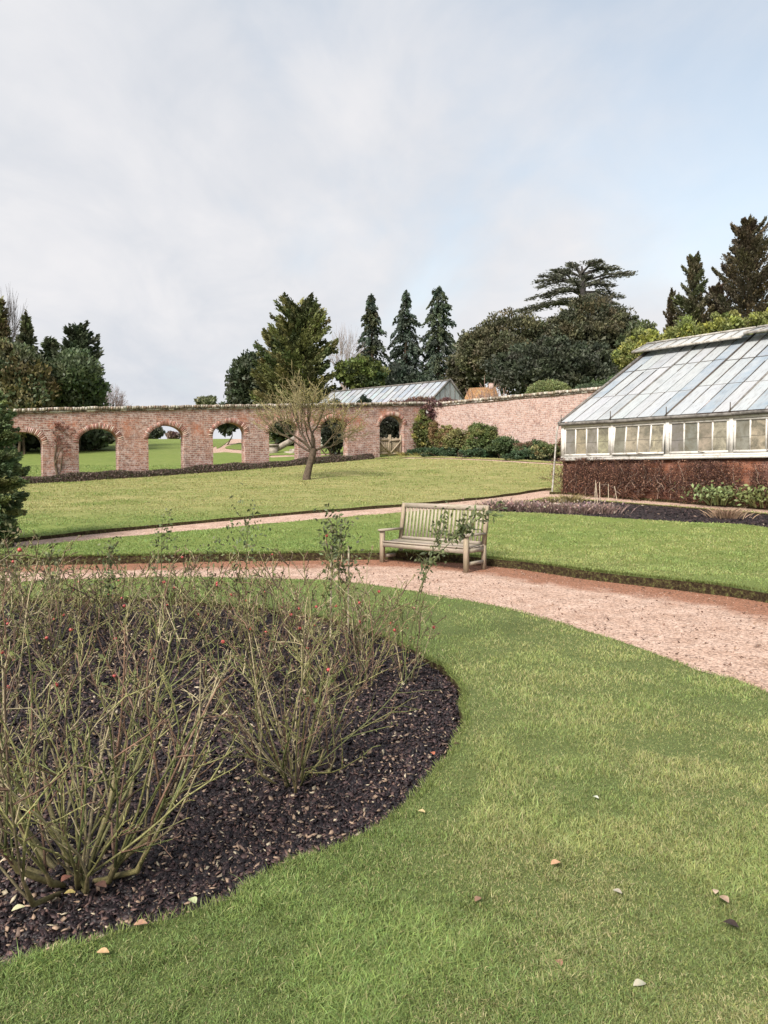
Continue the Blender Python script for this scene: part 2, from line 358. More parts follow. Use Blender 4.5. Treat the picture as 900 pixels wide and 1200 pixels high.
# ------------------------------------------------------------------ terrain
def sp_(t, k): return 0.5 * (t + np.sqrt(t * t + k * k))
WALL0 = np.array([-12.76, 33.0]); WSTEP = np.array([2.478, 1.749]); WLEN = float(np.linalg.norm(WSTEP)); WDIR = WSTEP / WLEN
WN = np.array([WDIR[1], -WDIR[0]])                       # towards the camera
def H(x, y):
    x = np.asarray(x, float); y = np.asarray(y, float)
    ys = 86 - sp_(86 - y, 8)
    u = sp_(ys - 13, 1.5)
    xc = -14 + sp_(x + 14, 2); xc = 12 - sp_(12 - xc, 2)
    z = (0.0831 + 0.00185 * xc) * u
    z = z - 0.26 * np.exp(-((x - 6) ** 2 + (y - 25) ** 2) / (2 * 4.5 ** 2))
    wy = 42.0 + 0.706 * x
    beh = sp_(ys - np.maximum(wy, 30) - 2, 3)
    z = z + 0.030 * beh * (1 / (1 + np.exp((x - 4) / 3)))
    return z
def pdir(px, py):
    x = (px - 450) / F_PX; y = -(py - 600) / F_PX
    return np.array([x, math.cos(PITCH) + y * math.sin(PITCH), -math.sin(PITCH) + y * math.cos(PITCH)])
def at(px, py, Y):
    d = pdir(px, py); t = Y / d[1]; return np.array([d[0] * t, Y, CAM_H + d[2] * t])
def gnd(px, py, far=200):
    d = pdir(px, py); ts = np.linspace(1.2, far, 4000); z = CAM_H + d[2] * ts - H(d[0] * ts, d[1] * ts)
    k = np.argmax(z < 0)
    if z[k] >= 0: k = len(ts) - 1
    return np.array([d[0] * ts[k], d[1] * ts[k]])
def catmull(P, closed=False, step=0.15):
    P = np.asarray(P, float); out = []; n = len(P)
    for i in range(n if closed else n - 1):
        p0, p1, p2, p3 = (P[(i - 1) % n], P[i], P[(i + 1) % n], P[(i + 2) % n]) if closed else (P[max(i - 1, 0)], P[i], P[i + 1], P[min(i + 2, n - 1)])
        k = max(1, int(np.linalg.norm(p2 - p1) / step))
        for j in range(k):
            t = j / k
            out.append(0.5 * ((2 * p1) + (-p0 + p2) * t + (2 * p0 - 5 * p1 + 4 * p2 - p3) * t * t + (-p0 + 3 * p1 - 3 * p2 + p3) * t ** 3))
    if not closed: out.append(P[-1])
    return np.array(out)
def wiggle(P, amt, seed):
    g = np.random.default_rng(seed); n = len(P); w = g.normal(size=n)
    w = np.convolve(np.r_[w, w, w], np.ones(3) / 3, 'same')[n:2 * n]
    d = np.gradient(P, axis=0); d /= (np.linalg.norm(d, axis=1, keepdims=True) + 1e-9)
    return P + np.stack([-d[:, 1], d[:, 0]], 1) * (w * amt)[:, None]
def inside(poly, X, Y):
    r = np.zeros(X.shape, bool); n = len(poly); mn = poly.min(0); mxx = poly.max(0)
    cand = (X >= mn[0]) & (X <= mxx[0]) & (Y >= mn[1]) & (Y <= mxx[1])
    if not cand.any(): return r
    x = X[cand]; y = Y[cand]; rr = np.zeros(x.shape, bool); j = n - 1
    for i in range(n):
        xi, yi = poly[i]; xj, yj = poly[j]
        if yi != yj:
            c_ = ((yi > y) != (yj > y)) & (x < (xj - xi) * (y - yi) / (yj - yi) + xi); rr ^= c_
        j = i
    r[cand] = rr; return r
def dist_to(line, X, Y):
    best = np.full(X.shape, 1e9)
    for p in line[::2]: best = np.minimum(best, (X - p[0]) ** 2 + (Y - p[1]) ** 2)
    return np.sqrt(best)
G = lambda *pp: [gnd(x, y) for x, y in pp]
# rose bed
bed = catmull(G((0, 1150), (100, 1121), (200, 1090), (300, 1050), (400, 1000), (480, 950), (530, 890), (543, 850), (532, 805), (500, 775), (455, 755), (380, 730), (300, 716), (200, 707), (100, 704), (30, 704))
              + [np.array(p) for p in ((-6.0, 8.9), (-7.3, 7.2), (-7.7, 5), (-7.1, 3), (-5.5, 1.5), (-3.5, 1.2), (-2.1, 1.75))], True, 0.09)
bed = wiggle(bed, 0.034, 3)
# round gravel path
p1_in = G((900, 820), (800, 785), (700, 749), (600, 718), (500, 699), (400, 685), (300, 681), (200, 680), (30, 685))
p1_in = [np.array(p) for p in ((-1.2, -2.6), (0.8, -0.6), (2.2, 2.0), (2.72, 3.8))] + p1_in + [np.array(p) for p in ((-7.4, 9.4), (-9.1, 7.0), (-9.5, 4.5), (-8.6, 1.6), (-6.6, -0.9))]
p1_out = G((900, 708), (800, 693), (700, 681), (640, 672), (575, 664), (520, 659), (440, 656), (300, 658), (150, 661), (30, 664))
p1_out = [np.array(p) for p in ((0.6, -4.4), (3.6, -1.6), (5.4, 2.2), (5.7, 5.8))] + p1_out + [np.array(p) for p in ((-9.2, 11.2), (-11.8, 8.2), (-12.2, 4.5), (-11.0, 0.6), (-8.2, -2.6))]
p1_in = wiggle(catmull(p1_in, False, 0.12), 0.02, 5); p1_out = wiggle(catmull(p1_out, False, 0.12), 0.03, 6)
path1 = np.vstack([p1_out, p1_in[::-1]])
# straight path up to the glasshouse
GH0 = np.array([5.98, 25.0]); GE = np.array([0.629, -0.778]); GE /= np.linalg.norm(GE); GNv = np.array([-GE[1], GE[0]])
gh = lambda s, n: GH0 + GE * s + GNv * n
p2_up = G((-150, 657), (28, 638), (150, 625), (330, 607), (465, 597), (560, 588)) + [gnd(640, 577), gh(-0.25, -0.30)]
p2_lo = G((-150, 668), (28, 649), (150, 636), (300, 622), (465, 607), (570, 597)) + [gnd(628, 590), gh(0.6, -1.45)]
p2_up = [p2_up[0] + (p2_up[0] - p2_up[1])] + p2_up; p2_lo = [p2_lo[0] + (p2_lo[0] - p2_lo[1])] + p2_lo
p2_up = wiggle(catmull(p2_up, False, 0.25), 0.02, 8); p2_lo = wiggle(catmull(p2_lo, False, 0.25), 0.02, 9)
fw0 = [gh(s, 0.05) for s in (0.0, 4, 8, 12, 17)]; fw1 = [gh(s, -1.15) for s in (17, 12, 8, 4, 1.2)]
path2 = np.vstack([p2_up, fw0, fw1, p2_lo[::-1]])
# border before the glasshouse
bl = G((568, 604), (620, 607), (650, 609), (700, 612), (800, 619), (900, 626)) + [gh(15, -6.6), gh(16.9, -6.0)]
bl = wiggle(catmull(bl, False, 0.15), 0.025, 12)
bu = [gh(16.9, -1.25), gh(12, -1.25), gh(8, -1.25), gh(4, -1.25), gh(1.4, -1.3), gnd(640, 589), gnd(600, 596)]
border = np.vstack([bl, bu])
# walls
W2A = np.array([2.6, 43.8]); W2D = np.array([7.3, -9.4]); W2D /= np.linalg.norm(W2D); W2N = np.array([W2D[1], -W2D[0]])
if W2N @ (-W2A) < 0: W2N = -W2N
w2 = lambda s, n: W2A + W2D * s + W2N * n
wbed = np.vstack([[w2(0.4, 0), w2(14.2, 0)], wiggle(catmull([w2(14.2, 1.5), w2(10, 1.6), w2(5, 1.7), w2(1.2, 1.9)], False, 0.3), 0.04, 14)])
wpath = np.vstack([catmull([w2(14.0, 2.1), w2(10, 2.2), w2(5, 2.3), w2(0.5, 2.9), WALL0 + WSTEP * 5.3 + WN * 0.7, WALL0 + WSTEP * 4.85 + WN * 0.7], False, 0.4),
                   catmull([WALL0 + WSTEP * 4.7 + WN * 1.3, WALL0 + WSTEP * 5.3 + WN * 1.7, w2(0.5, 3.7), w2(5, 2.95), w2(10, 2.85), w2(14.0, 2.75)], False, 0.4)])
# path on the far side of the arcade
fpath = catmull(G((236, 534), (252, 525), (266, 520), (292, 512), (292, 516), (278, 521), (264, 527), (300, 531), (300, 535.5), (262, 532)), True, 0.8)
fpath2 = catmull(G((318, 536), (347, 535.5), (400, 533.5), (400, 535), (347, 537.5), (318, 538.5)), True, 0.8)
REG = [('bed', bed), ('path1', path1), ('path2', path2), ('border', border), ('wbed', wbed), ('wpath', wpath), ('fpath', fpath), ('fpath2', fpath2)]

pts = []; edges = []
for nm, P in REG:
    k0 = len(pts); n = len(P)
    pts += [tuple(p) for p in P]; edges += [(k0 + i, k0 + (i + 1) % n) for i in range(n)]
def grid(x0, x1, y0, y1, st):
    gx, gy = np.meshgrid(np.arange(x0, x1, st), np.arange(y0, y1, st)); gx = gx.ravel(); gy = gy.ravel()
    return np.stack([gx + R.uniform(-.3, .3, len(gx)) * st, gy + R.uniform(-.3, .3, len(gx)) * st], 1)
gp = [grid(-13, 8, -5, 16, 0.3)]
g2 = grid(-32, 26, -8, 60, 1.1); g2 = g2[~((g2[:, 0] > -13.2) & (g2[:, 0] < 8) & (g2[:, 1] > -5.2) & (g2[:, 1] < 16))]; gp.append(g2)
g3 = grid(-140, 140, -40, 160, 5); g3 = g3[~((g3[:, 0] > -32) & (g3[:, 0] < 26) & (g3[:, 1] > -8) & (g3[:, 1] < 60))]; gp.append(g3)
g4 = grid(-1500, 1500, -1200, 1800, 90); g4 = g4[~((abs(g4[:, 0]) < 140) & (g4[:, 1] > -40) & (g4[:, 1] < 160))]; gp.append(g4)
bd = grid(-7.6, 0.6, 1.3, 9.2, 0.06); bd = bd[inside(bed, bd[:, 0], bd[:, 1]) & (np.abs(bd[:, 0]) < bd[:, 1] * 0.6 + 0.5)]; gp.append(bd)
allp = [Vector(p) for p in pts] + [Vector(p) for p in np.vstack(gp)]
ov, oe, of, *_ = delaunay_2d_cdt(allp, edges, [], 0, 1e-5)
OV = np.array([(v.x, v.y) for v in ov]); OF = np.array([f for f in of if len(f) == 3], np.int64)
cen = OV[OF].mean(1); lab = np.zeros(len(OF), int)
for i, (nm, P) in enumerate(REG):
    ins = inside(P, cen[:, 0], cen[:, 1]); lab[(lab == 0) & ins] = i + 1
ring_in = np.vstack([p1_in, [(-4, -4)]])
def _near(line, x, y):
    best = np.full(x.shape, 1e9)
    for p in line[::3]: best = np.minimum(best, (x - p[0]) ** 2 + (y - p[1]) ** 2)
    return np.sqrt(best)
def lawn_off(x, y):
    """turf stands a little proud of the round path inside it and 13 cm above it outside"""
    x = np.asarray(x, float); y = np.asarray(y, float); r = np.full(x.shape, 0.135); rad = np.hypot(x + 3.4, y - 4.9)
    r = np.where(rad < 5.4, 0.035, r); k = (rad >= 5.4) & (rad < 11)
    if k.any():
        di = _near(p1_in, x[k], y[k]); do = _near(p1_out, x[k], y[k]); r[k] = np.where(di < do, 0.035, 0.135)
    return r
def micro(x, y, a=0.012):
    return a * (np.sin(x * 2.3 + 1.1 * np.sin(y * 1.7)) * np.cos(y * 2.9 + x))
def rough(x, y, a):
    return a * (np.sin(x * 23 + 3 * np.sin(y * 19)) * np.cos(y * 27 + 2 * np.sin(x * 31)) + 0.6 * np.sin(x * 61 + y * 47) * np.sin(y * 53 - x * 17))
def dryness(x, y):
    d = 1 / (1 + np.exp(-((y - (0.0 * x)) - 19.5 - 0.1 * x) / 1.2))
    d = d * 0.88
    beh = (y > 42.0 + 0.706 * x) & (x < 2.5) | (y > 46)
    d = np.where(beh, 0.12, d)
    return d + np.where(y < 12, 0.12, 0)
fo = np.maximum(H(OV[:, 0], OV[:, 1]), 0)
def region_mesh(name, ids, zfun, material, extra=None, skirt=0.0):
    f = OF[np.isin(lab, ids)]; us, inv = np.unique(f, return_inverse=True); f = inv.reshape(-1, 3); P = OV[us]
    z = zfun(P[:, 0], P[:, 1]); mb = MB(); V = np.column_stack([P, z])
    a = V[f[:, 0]]; b_ = V[f[:, 1]]; c_ = V[f[:, 2]]
    cr_ = (b_[:, 0] - a[:, 0]) * (c_[:, 1] - a[:, 1]) - (b_[:, 1] - a[:, 1]) * (c_[:, 0] - a[:, 0])
    f[cr_ < 0] = f[cr_ < 0][:, ::-1]
    mb.add(V, tris=f)
    ex = {k: g(P[:, 0], P[:, 1]) for k, g in (extra or {}).items()}
    o = mb.build(name, material, None, True, ex)
    return o, V, f
lz = lambda x, y: H(x, y) + lawn_off(x, y) + micro(x, y)
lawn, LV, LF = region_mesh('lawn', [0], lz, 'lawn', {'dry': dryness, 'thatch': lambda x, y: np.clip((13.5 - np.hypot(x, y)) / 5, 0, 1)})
tag(lawn, kind='structure')
# cut turf edges: a real vertical face round every path and bed
e = np.concatenate([LF[:, [0, 1]], LF[:, [1, 2]], LF[:, [2, 0]]]); es = np.sort(e, 1)
key = es[:, 0] * 10 ** 7 + es[:, 1]; uq, idx, cnt = np.unique(key, return_index=True, return_counts=True)
be = e[idx[cnt == 1]]
be = be[(np.abs(LV[be[:, 0], 0]) < 100) & (LV[be[:, 0], 1] > -30) & (LV[be[:, 0], 1] < 120)]
mb = MB(); A = LV[be[:, 0]]; B = LV[be[:, 1]]
outn = np.stack([(B - A)[:, 1], -(B - A)[:, 0], np.zeros(len(A))], 1); outn /= (np.linalg.norm(outn, axis=1, keepdims=True) + 1e-9)
low = np.array([0, 0, 0.26])
mb.add(np.stack([A, A - low, B - low, B], 1).reshape(-1, 3), np.arange(len(A) * 4).reshape(-1, 4))
te = mb.build('turf_edging', 'turf_edge'); tag(te, kind='structure')
p1_damp = lambda x, y: np.clip(1.15 - dist_to(p1_out[::2], x, y) / 1.15, 0, 1)
gravel1, _, _ = region_mesh('gravel_path', [2], lambda x, y: H(x, y) + 0.006 * np.sin(x * 3) * np.sin(y * 2.2), 'gravel', {'damp': p1_damp})
gravel2, _, _ = region_mesh('gravel_path', [3, 6, 7, 8], lambda x, y: H(x, y) + 0.055 + np.where(y > 28, 0.05, 0), 'gravel', {'damp': lambda x, y: 0 * x + 0.08})
tag(gravel1, kind='structure'); tag(gravel2, kind='structure')
soil, _, _ = region_mesh('soil', [1], lambda x, y: H(x, y) - 0.03 + 0.03 * np.sin(x * 1.3 + 1) * np.sin(y * 1.1) + (rough(x, y, 0.011) + 0.055 * (vnoise(x, y, 0.30, 77, 4) - .5)), 'soil')
soil2, _, _ = region_mesh('soil', [4, 5], lambda x, y: H(x, y) + 0.08 + rough(x, y, 0.02), 'soil')
tag(soil, kind='structure'); tag(soil2, kind='structure')
ZBED = lambda x, y: H(x, y) - 0.03 + 0.03 * np.sin(x * 1.3 + 1) * np.sin(y * 1.1) + (rough(x, y, 0.011) + 0.055 * (vnoise(x, y, 0.30, 77, 4) - .5))

# ------------------------------------------------------------------ grass blades, bark mulch (stuff)
def sample_view(n, y0, y1, pad=1.12, power=1.8):
    """ground points whose density falls with distance"""
    u = R.uniform(size=n); a = 1 - power
    y = (y0 ** a + u * (y1 ** a - y0 ** a)) ** (1 / a)
    x = R.uniform(-1, 1, n) * (y * 0.517 * pad + 0.25)
    return x, y
NOG = [bed, path1, path2, border, wbed, wpath]
def not_lawn(x, y):
    r = np.zeros(x.shape, bool)
    for P in NOG: r |= inside(P, x, y)
    return r
def grass(name, n, y0, y1, power, hmin, hmax, wpx, off_fn, grow_h=0.0):
    x, y = sample_view(n, y0, y1, 1.28, power); k = ~not_lawn(x, y); x = x[k]; y = y[k]; n = len(x)
    n1_ = vnoise(x, y, 1.3, 11); n2_ = vnoise(x, y, 0.35, 22); n3_ = vnoise(x, y, 0.085, 33, 2)
    keep = R.uniform(size=n) < np.where(y < 12, 0.78 + 0.3 * sst(n2_ * .4 + n3_ * .6, .30, .55), 1.0)
    x, y, n1_, n2_, n3_ = (q[keep] for q in (x, y, n1_, n2_, n3_)); n = len(x)
    z = H(x, y) + off_fn(x, y) + micro(x, y) - 0.003
    dist = np.sqrt(x * x + y * y)
    h = R.uniform(hmin, hmax, n) * (0.55 + 0.65 * sst(n2_, .35, .65) + 0.45 * sst(n3_, .45, .75)) * np.where(R.uniform(size=n) < .03, 1.5, 1.0) * (1 + grow_h * dist)
    w = np.maximum(0.0026, wpx * dist / 742) * R.uniform(0.6, 1.4, n)
    az = R.uniform(0, 2 * math.pi, n); lean = R.uniform(0.1, 1.5, n) * h; laz = R.uniform(0, 2 * math.pi, n)
    b0 = np.stack([x, y, z], 1); sv = np.stack([np.cos(az), np.sin(az), 0 * az], 1) * w[:, None] / 2
    lv = np.stack([np.cos(laz), np.sin(laz), 0 * laz], 1)
    mid = b0 + lv * (lean * 0.35)[:, None] + np.array([0, 0, 1]) * (h * 0.6)[:, None]
    tip = b0 + lv * lean[:, None] + np.array([0, 0, 1]) * (h * R.uniform(.6, 1, n))[:, None]
    v = np.stack([b0 - sv, b0 + sv, mid + sv * 0.8, mid - sv * 0.8, tip], 1).reshape(-1, 3)
    i = np.arange(n)[:, None] * 5
    dr = dryness(x, y); strawp = (0.05 + 0.20 * sst(n1_ * .5 + vnoise(x, y, .4, 44) * .5, .47, .68)) * np.clip(1.3 - dist / 14, .12, 1)
    straw = R.uniform(size=n) < strawp
    lush_ = np.array([0.215, 0.290, 0.092]); yel = np.array([0.310, 0.335, 0.130]); deep = np.array([0.150, 0.225, 0.068])
    a1 = sst(n1_ * .7 + .3 * sst(x, -.5, 2.5), .30, .75)[:, None]; a2 = sst(n2_, .35, .70)[:, None]
    base = (lush_ * (1 - a1) + yel * a1) * (0.86 + 0.30 * a2); dk = sst(vnoise(x, y, .6, 55), .56, .72)[:, None] * .25; base = base * (1 - dk) + deep * dk
    dw = np.clip(dr - 0.15, 0, 1)[:, None] * 1.0; st_ = sst(vnoise(x * .6 + y * .35, y * 1.2 - x * .3, 1.8, 66, 4), .30, .58)[:, None]
    base = base * (1 - dw) + (np.array([0.235, 0.270, 0.085]) * (1 - st_) + np.array([0.40, 0.37, 0.165]) * st_) * dw
    c = np.where(straw[:, None], jit((0.42, 0.39, 0.20), n, 0.30), np.clip(base * (1 + R.uniform(-.38, .38, (n, 1)) * np.clip(1.3 - dist / 20, .35, 1)[:, None]) * (1 + R.uniform(-.12, .12, (n, 3))), .01, 1))
    mb = MB(); mb.add(v, quads=np.concatenate([i, i + 1, i + 2, i + 3], 1), tris=np.concatenate([i + 3, i + 2, i + 4], 1), col=np.repeat(c, 5, axis=0))
    o = mb.build(name, 'grass_blade'); tag(o, 'short green and straw-flecked lawn grass round the rose bed', 'grass', kind='stuff'); return o
grass('grass', 900000, 1.75, 12.6, 1.9, 0.010, 0.030, 0.46, lawn_off)
g = grass('grass', 420000, 10.5, 42, 1.5, 0.012, 0.028, 0.6, lawn_off, 0.02); tag(g, 'short patchy green and yellowed grass of the upper lawn behind the bench', 'grass', kind='stuff')

def fringe(line, n, side, name, label, hm=(0.02, 0.05)):
    """longer uncut blades hanging over a cut turf edge"""
    seg = R.integers(0, len(line) - 1, n); t = R.uniform(size=n)[:, None]
    P = line[seg] * (1 - t) + line[seg + 1] * t
    d = line[seg + 1] - line[seg]; d /= np.linalg.norm(d, axis=1, keepdims=True); nrm = np.stack([-d[:, 1], d[:, 0]], 1) * side
    P = P + nrm * R.uniform(-0.005, 0.05, n)[:, None]; keep = (np.abs(P[:, 0]) < P[:, 1] * 0.6 + 0.4) & (P[:, 1] > 1.8)
    P = P[keep]; nrm = nrm[keep]; n = len(P); x, y = P[:, 0], P[:, 1]
    z = H(x, y) + lawn_off(x + nrm[:, 0] * .2, y + nrm[:, 1] * .2); dist = np.hypot(x, y)
    h = R.uniform(*hm, n); w = np.maximum(0.003, 0.6 * dist / 742)
    out = np.column_stack([-nrm, np.zeros(n)]) * R.uniform(-0.2, 1.0, n)[:, None] + R.normal(size=(n, 3)) * [0.3, 0.3, 0]
    mb = MB(); c0 = np.column_stack([x, y, z]); dvec = out * 0.8 + np.array([0, 0, 1]) * R.uniform(0.3, 1, n)[:, None]
    dvec /= np.linalg.norm(dvec, axis=1, keepdims=True)
    mb.leaves(c0 + dvec * h[:, None] * 0.5, dvec, h, w, jit((0.17, 0.21, 0.065), n, 0.5))
    o = mb.build(name, 'grass_blade'); tag(o, label, 'grass', kind='stuff')
fringe(bed, 16000, -1, 'grass_fringe', 'ragged grass fringe hanging over the rim of the rose bed')
fringe(p1_in, 9000, 1, 'grass_fringe', 'thin grass fringe along the inner rim of the round gravel path', (0.012, 0.03))
fringe(p1_out, 26000, -1, 'grass_fringe', 'ragged grass fringe on the bank behind the round gravel path', (0.03, 0.07))

def chips(name, label, poly, n, y0, y1, power, zf, smin, smax, pal):
    x, y = sample_view(n, y0, y1, 1.1, power); k = inside(poly, x, y); x = x[k]; y = y[k]; n = len(x)
    s = R.uniform(smin, smax, n) ** 1.0 * (1 + 0.05 * y)
    cenp = np.stack([x, y, zf(x, y) + R.uniform(0.0, 0.015, n)], 1)
    nr = R.normal(size=(n, 3)) * [0.55, 0.55, 0.2] + [0, 0, 1]; nr /= np.linalg.norm(nr, axis=1, keepdims=True)
    a = np.cross(nr, R.normal(size=(n, 3))); a /= np.linalg.norm(a, axis=1, keepdims=True); b_ = np.cross(nr, a)
    asp = R.uniform(0.2, 0.75, n)[:, None]; S = s[:, None]; th = S * 0.07
    ring = [cenp + a * S * .5 * R.uniform(.7, 1.2, (n, 1)), cenp + b_ * S * .5 * asp * R.uniform(.6, 1.3, (n, 1)), cenp - a * S * .5 * R.uniform(.7, 1.2, (n, 1)), cenp - b_ * S * .5 * asp * R.uniform(.6, 1.3, (n, 1))]
    top = [p + nr * th for p in ring]; bot = [p - nr * th for p in ring]
    v = np.stack(top + bot, 1).reshape(-1, 3); i = np.arange(n)[:, None] * 8
    q = np.concatenate([np.concatenate([i, i + 1, i + 2, i + 3], 1)] + [np.concatenate([i + j, i + 4 + j, i + 4 + (j + 1) % 4, i + (j + 1) % 4], 1) for j in range(4)])
    w = np.array([p[0] for p in pal]); ch = R.choice(len(pal), n, p=w / w.sum()); c = np.array([p[1] for p in pal])[ch] * R.uniform(0.6, 1.4, (n, 1))
    mb = MB(); mb.add(v, q, col=np.repeat(np.clip(c, 0, 1), 8, axis=0)); o = mb.build(name, 'chip'); tag(o, label, 'mulch', kind='stuff')
    return o
PAL = [(0.52, (0.010, 0.007, 0.009)), (0.28, (0.026, 0.016, 0.018)), (0.16, (0.060, 0.037, 0.036)), (0.016, (0.13, 0.09, 0.07)), (0.004, (0.30, 0.24, 0.18))]
chips('bark_mulch', 'dark bark mulch with pale flecks filling the rose bed', bed, 300000, 1.9, 9.6, 2.0, ZBED, 0.010, 0.046, PAL)
ZB2 = lambda x, y: H(x, y) + 0.08 + rough(x, y, 0.02)
chips('bark_mulch', 'dark mulch in the long border before the glasshouse', border, 60000, 12, 27, 1.2, ZB2, 0.02, 0.055, PAL)
PALL = [(0.40, (0.24, 0.17, 0.12)), (0.45, (0.10, 0.06, 0.05)), (0.15, (0.36, 0.31, 0.22))]
chips('leaf_litter', 'small dead leaves and petals scattered over the mulch', bed, 13000, 1.9, 9.6, 1.45, lambda x, y: ZBED(x, y) + 0.012, 0.012, 0.034, PALL)
chips('leaf_litter', 'dead leaf scraps scattered on the round gravel path', path1, 3500, 5, 14, 1.4, lambda x, y: H(x, y) + 0.004, 0.008, 0.03, [(0.6, (0.14, 0.075, 0.05)), (0.4, (0.30, 0.20, 0.14))])

chips('gravel_stones', 'loose pale stones lying on the round gravel path', path1, 30000, 4.5, 15, 1.3, lambda x, y: H(x, y) - 0.004, 0.005, 0.013, [(0.35, (0.40, 0.275, 0.21)), (0.3, (0.54, 0.42, 0.35)), (0.25, (0.28, 0.16, 0.11)), (0.1, (0.12, 0.07, 0.05))])
# fallen leaves on the lawn: one thing each
def fallen_leaf(px, py, size, col, label):
    p = gnd(px, py); o_ = float(lawn_off(np.array([p[0]]), np.array([p[1]]))[0]) if not inside(bed, np.array([p[0]]), np.array([p[1]]))[0] else 0.0
    mb = MB(); n = 7; a = R.uniform(0, 6.28); ca, sa = math.cos(a), math.sin(a); V = []
    for i in range(n):
        t = i / (n - 1); w = math.sin(math.pi * (t * 0.92 + 0.04)) * 0.36 * size; z = 0.08 * size * math.sin(t * 3.0) + 0.008
        for sgn in (-1, 0, 1):
            lx = (t - .5) * size; ly = sgn * w; V.append((lx * ca - ly * sa, lx * sa + ly * ca, z + abs(sgn) * w * 0.35))
    q = [[3 * i + j, 3 * i + j + 1, 3 * i + 4 + j, 3 * i + 3 + j] for i in range(n - 1) for j in range(2)]
    mb.add(V, q, col=jit(col, len(V), 0.15)); o = mb.build('fallen_leaf', 'leaf', None, True); o.location = (p[0], p[1], float(H(p[0], p[1])) + o_ + 0.012)
    tag(o, label, 'leaf', 'fallen leaves on the ground')
for a in [(651, 1034, .045, (.55, .33, .20), 'peach coloured fallen leaf on the grass, largest right of the bed'),
          (560, 1077, .035, (.30, .18, .12), 'brown fallen leaf on the grass below the middle of the lawn'),
          (494, 968, .035, (.62, .48, .25), 'yellow fallen leaf on the grass just beside the bed rim'),
          (723, 1071, .035, (.42, .38, .31), 'pale grey fallen leaf on the lower right lawn'),
          (848, 1073, .045, (.42, .30, .22), 'tan curled fallen leaf near the right side of the lawn'),
          (838, 1068, .030, (.55, .42, .32), 'small pale leaf touching the tan curled leaf at right'),
          (655, 1152, .032, (.40, .22, .15), 'rusty fallen leaf at the bottom of the lawn'),
          (749, 1187, .042, (.44, .42, .33), 'long pale fallen leaf at the bottom edge of the lawn'),
          (121, 1141, .040, (.60, .40, .22), 'orange fallen leaf on the grass below the mulch'),
          (165, 1104, .045, (.48, .28, .19), 'pink orange fallen leaf on the mulch rim at lower left'),
          (82, 1054, .04, (.52, .42, .16), 'yellow fallen leaf under the front rose bush'),
          (226, 1070, .045, (.50, .55, .30), 'pale green fallen leaf near the mulch rim'),
          (78, 1041, .05, (.24, .11, .08), 'large brown fallen leaf at the foot of the front rose bush'),
          (118, 1050, .055, (.28, .15, .11), 'reddish brown fallen leaf right of the front rose bush foot'),
          (507, 887, .040, (.50, .17, .10), 'red fallen leaf on the mulch near the right rim of the bed'),
          (535, 884, .035, (.10, .06, .04), 'dark fallen leaf on the grass right beside the bed'),
          (698, 950, .030, (.60, .62, .50), 'tiny whitish leaf in the middle of the lawn'),
          (856, 1112, .05, (.05, .035, .03), 'black withered leaf on the lower right lawn'),
          (22, 1080, .045, (.62, .62, .38), 'pale yellow green fallen leaf at the far left of the mulch')]:
    fallen_leaf(*a)

# ------------------------------------------------------------------ arcade wall
def wall_frame(A, D, N_):      # local x along wall, y away from the camera
    return math.atan2(D[1], D[0])
I0, I1 = -4.45, 6.15
aw_o = WALL0 + WSTEP * I0; th = wall_frame(WALL0, WDIR, WN)
zb = lambda i: 1.22 + 0.243 * i
base_z = zb(I0); slope = 0.243 / WLEN; Lw = (I1 - I0) * WLEN
aw = empty('arcade_wall', (aw_o[0], aw_o[1], base_z), th)
tag(aw, 'long old red brick wall pierced by a row of arches, lichened coping', 'wall')
TH = 0.46; HT = lambda s: 3.12 - 0.0135 * max(0, (s - 4.45 * WLEN)) * 1.0
arches = [(-4 - I0, 1), (-3 - I0, 1), (-2 - I0, 1), (-1 - I0, 1), (0.04 - I0, 1), (1.045 - I0, 1), (2.08 - I0, 1), (3.07 - I0, 1), (4.07 - I0, 1), (5.33 - I0, 1)]
HW, SPR, RISE = 0.85, 1.79, 0.58
cols = []   # (s, zbottom)
s0 = 0.0; segs = []
for ai, _ in arches:
    cs_ = ai * WLEN
    k = max(1, int((cs_ - HW - s0) / 0.3))
    segs.append([(s0 + (cs_ - HW - s0) * j / k, -0.5) for j in range(k + 1)])
    segs.append([(cs_ + HW * -math.cos(math.pi * j / 20), SPR + RISE * math.sin(math.pi * j / 20)) for j in range(21)])
    s0 = cs_ + HW
k = int((Lw - s0) / 0.3); segs.append([(s0 + (Lw - s0) * j / k, -0.5) for j in range(k + 1)])
mb = MB()
for sg in segs:
    for (sa, za), (sb, zb_) in zip(sg[:-1], sg[1:]):
        ta, tb = HT(sa), HT(sb); NZ = 5
        for yy, fl in ((0, 0), (TH, 1)):
            vv = []
            for s_, zz, tt in ((sa, za, ta), (sb, zb_, tb)):
                for j in range(NZ + 1):
                    z_ = zz + (tt - zz) * j / NZ
                    b_ = 0.012 * math.sin(s_ * 2.1 + z_ * 3.3) + 0.01 * math.sin(s_ * 5.7 - z_ * 2.2)
                    vv.append((s_, yy + (b_ if fl == 0 else 0), z_ + slope * s_))
            q = [[j, j + 1, NZ + 2 + j, NZ + 1 + j] for j in range(NZ)]
            if fl: q = [x[::-1] for x in q]
            mb.add(vv, [x[::-1] for x in q])
        if za > 0 or zb_ > 0:      # soffit
            mb.add([(sa, 0, za + slope * sa), (sb, 0, zb_ + slope * sb), (sb, TH, zb_ + slope * sb), (sa, TH, za + slope * sa)], [[0, 1, 2, 3]])
    if sg[0][1] < 0:               # jambs of this pier
        for s_ in (sg[0][0], sg[-1][0]):
            mb.add([(s_, 0, -0.5 + slope * s_), (s_, TH, -0.5 + slope * s_), (s_, TH, SPR + slope * s_), (s_, 0, SPR + slope * s_)], [[0, 1, 2, 3]])
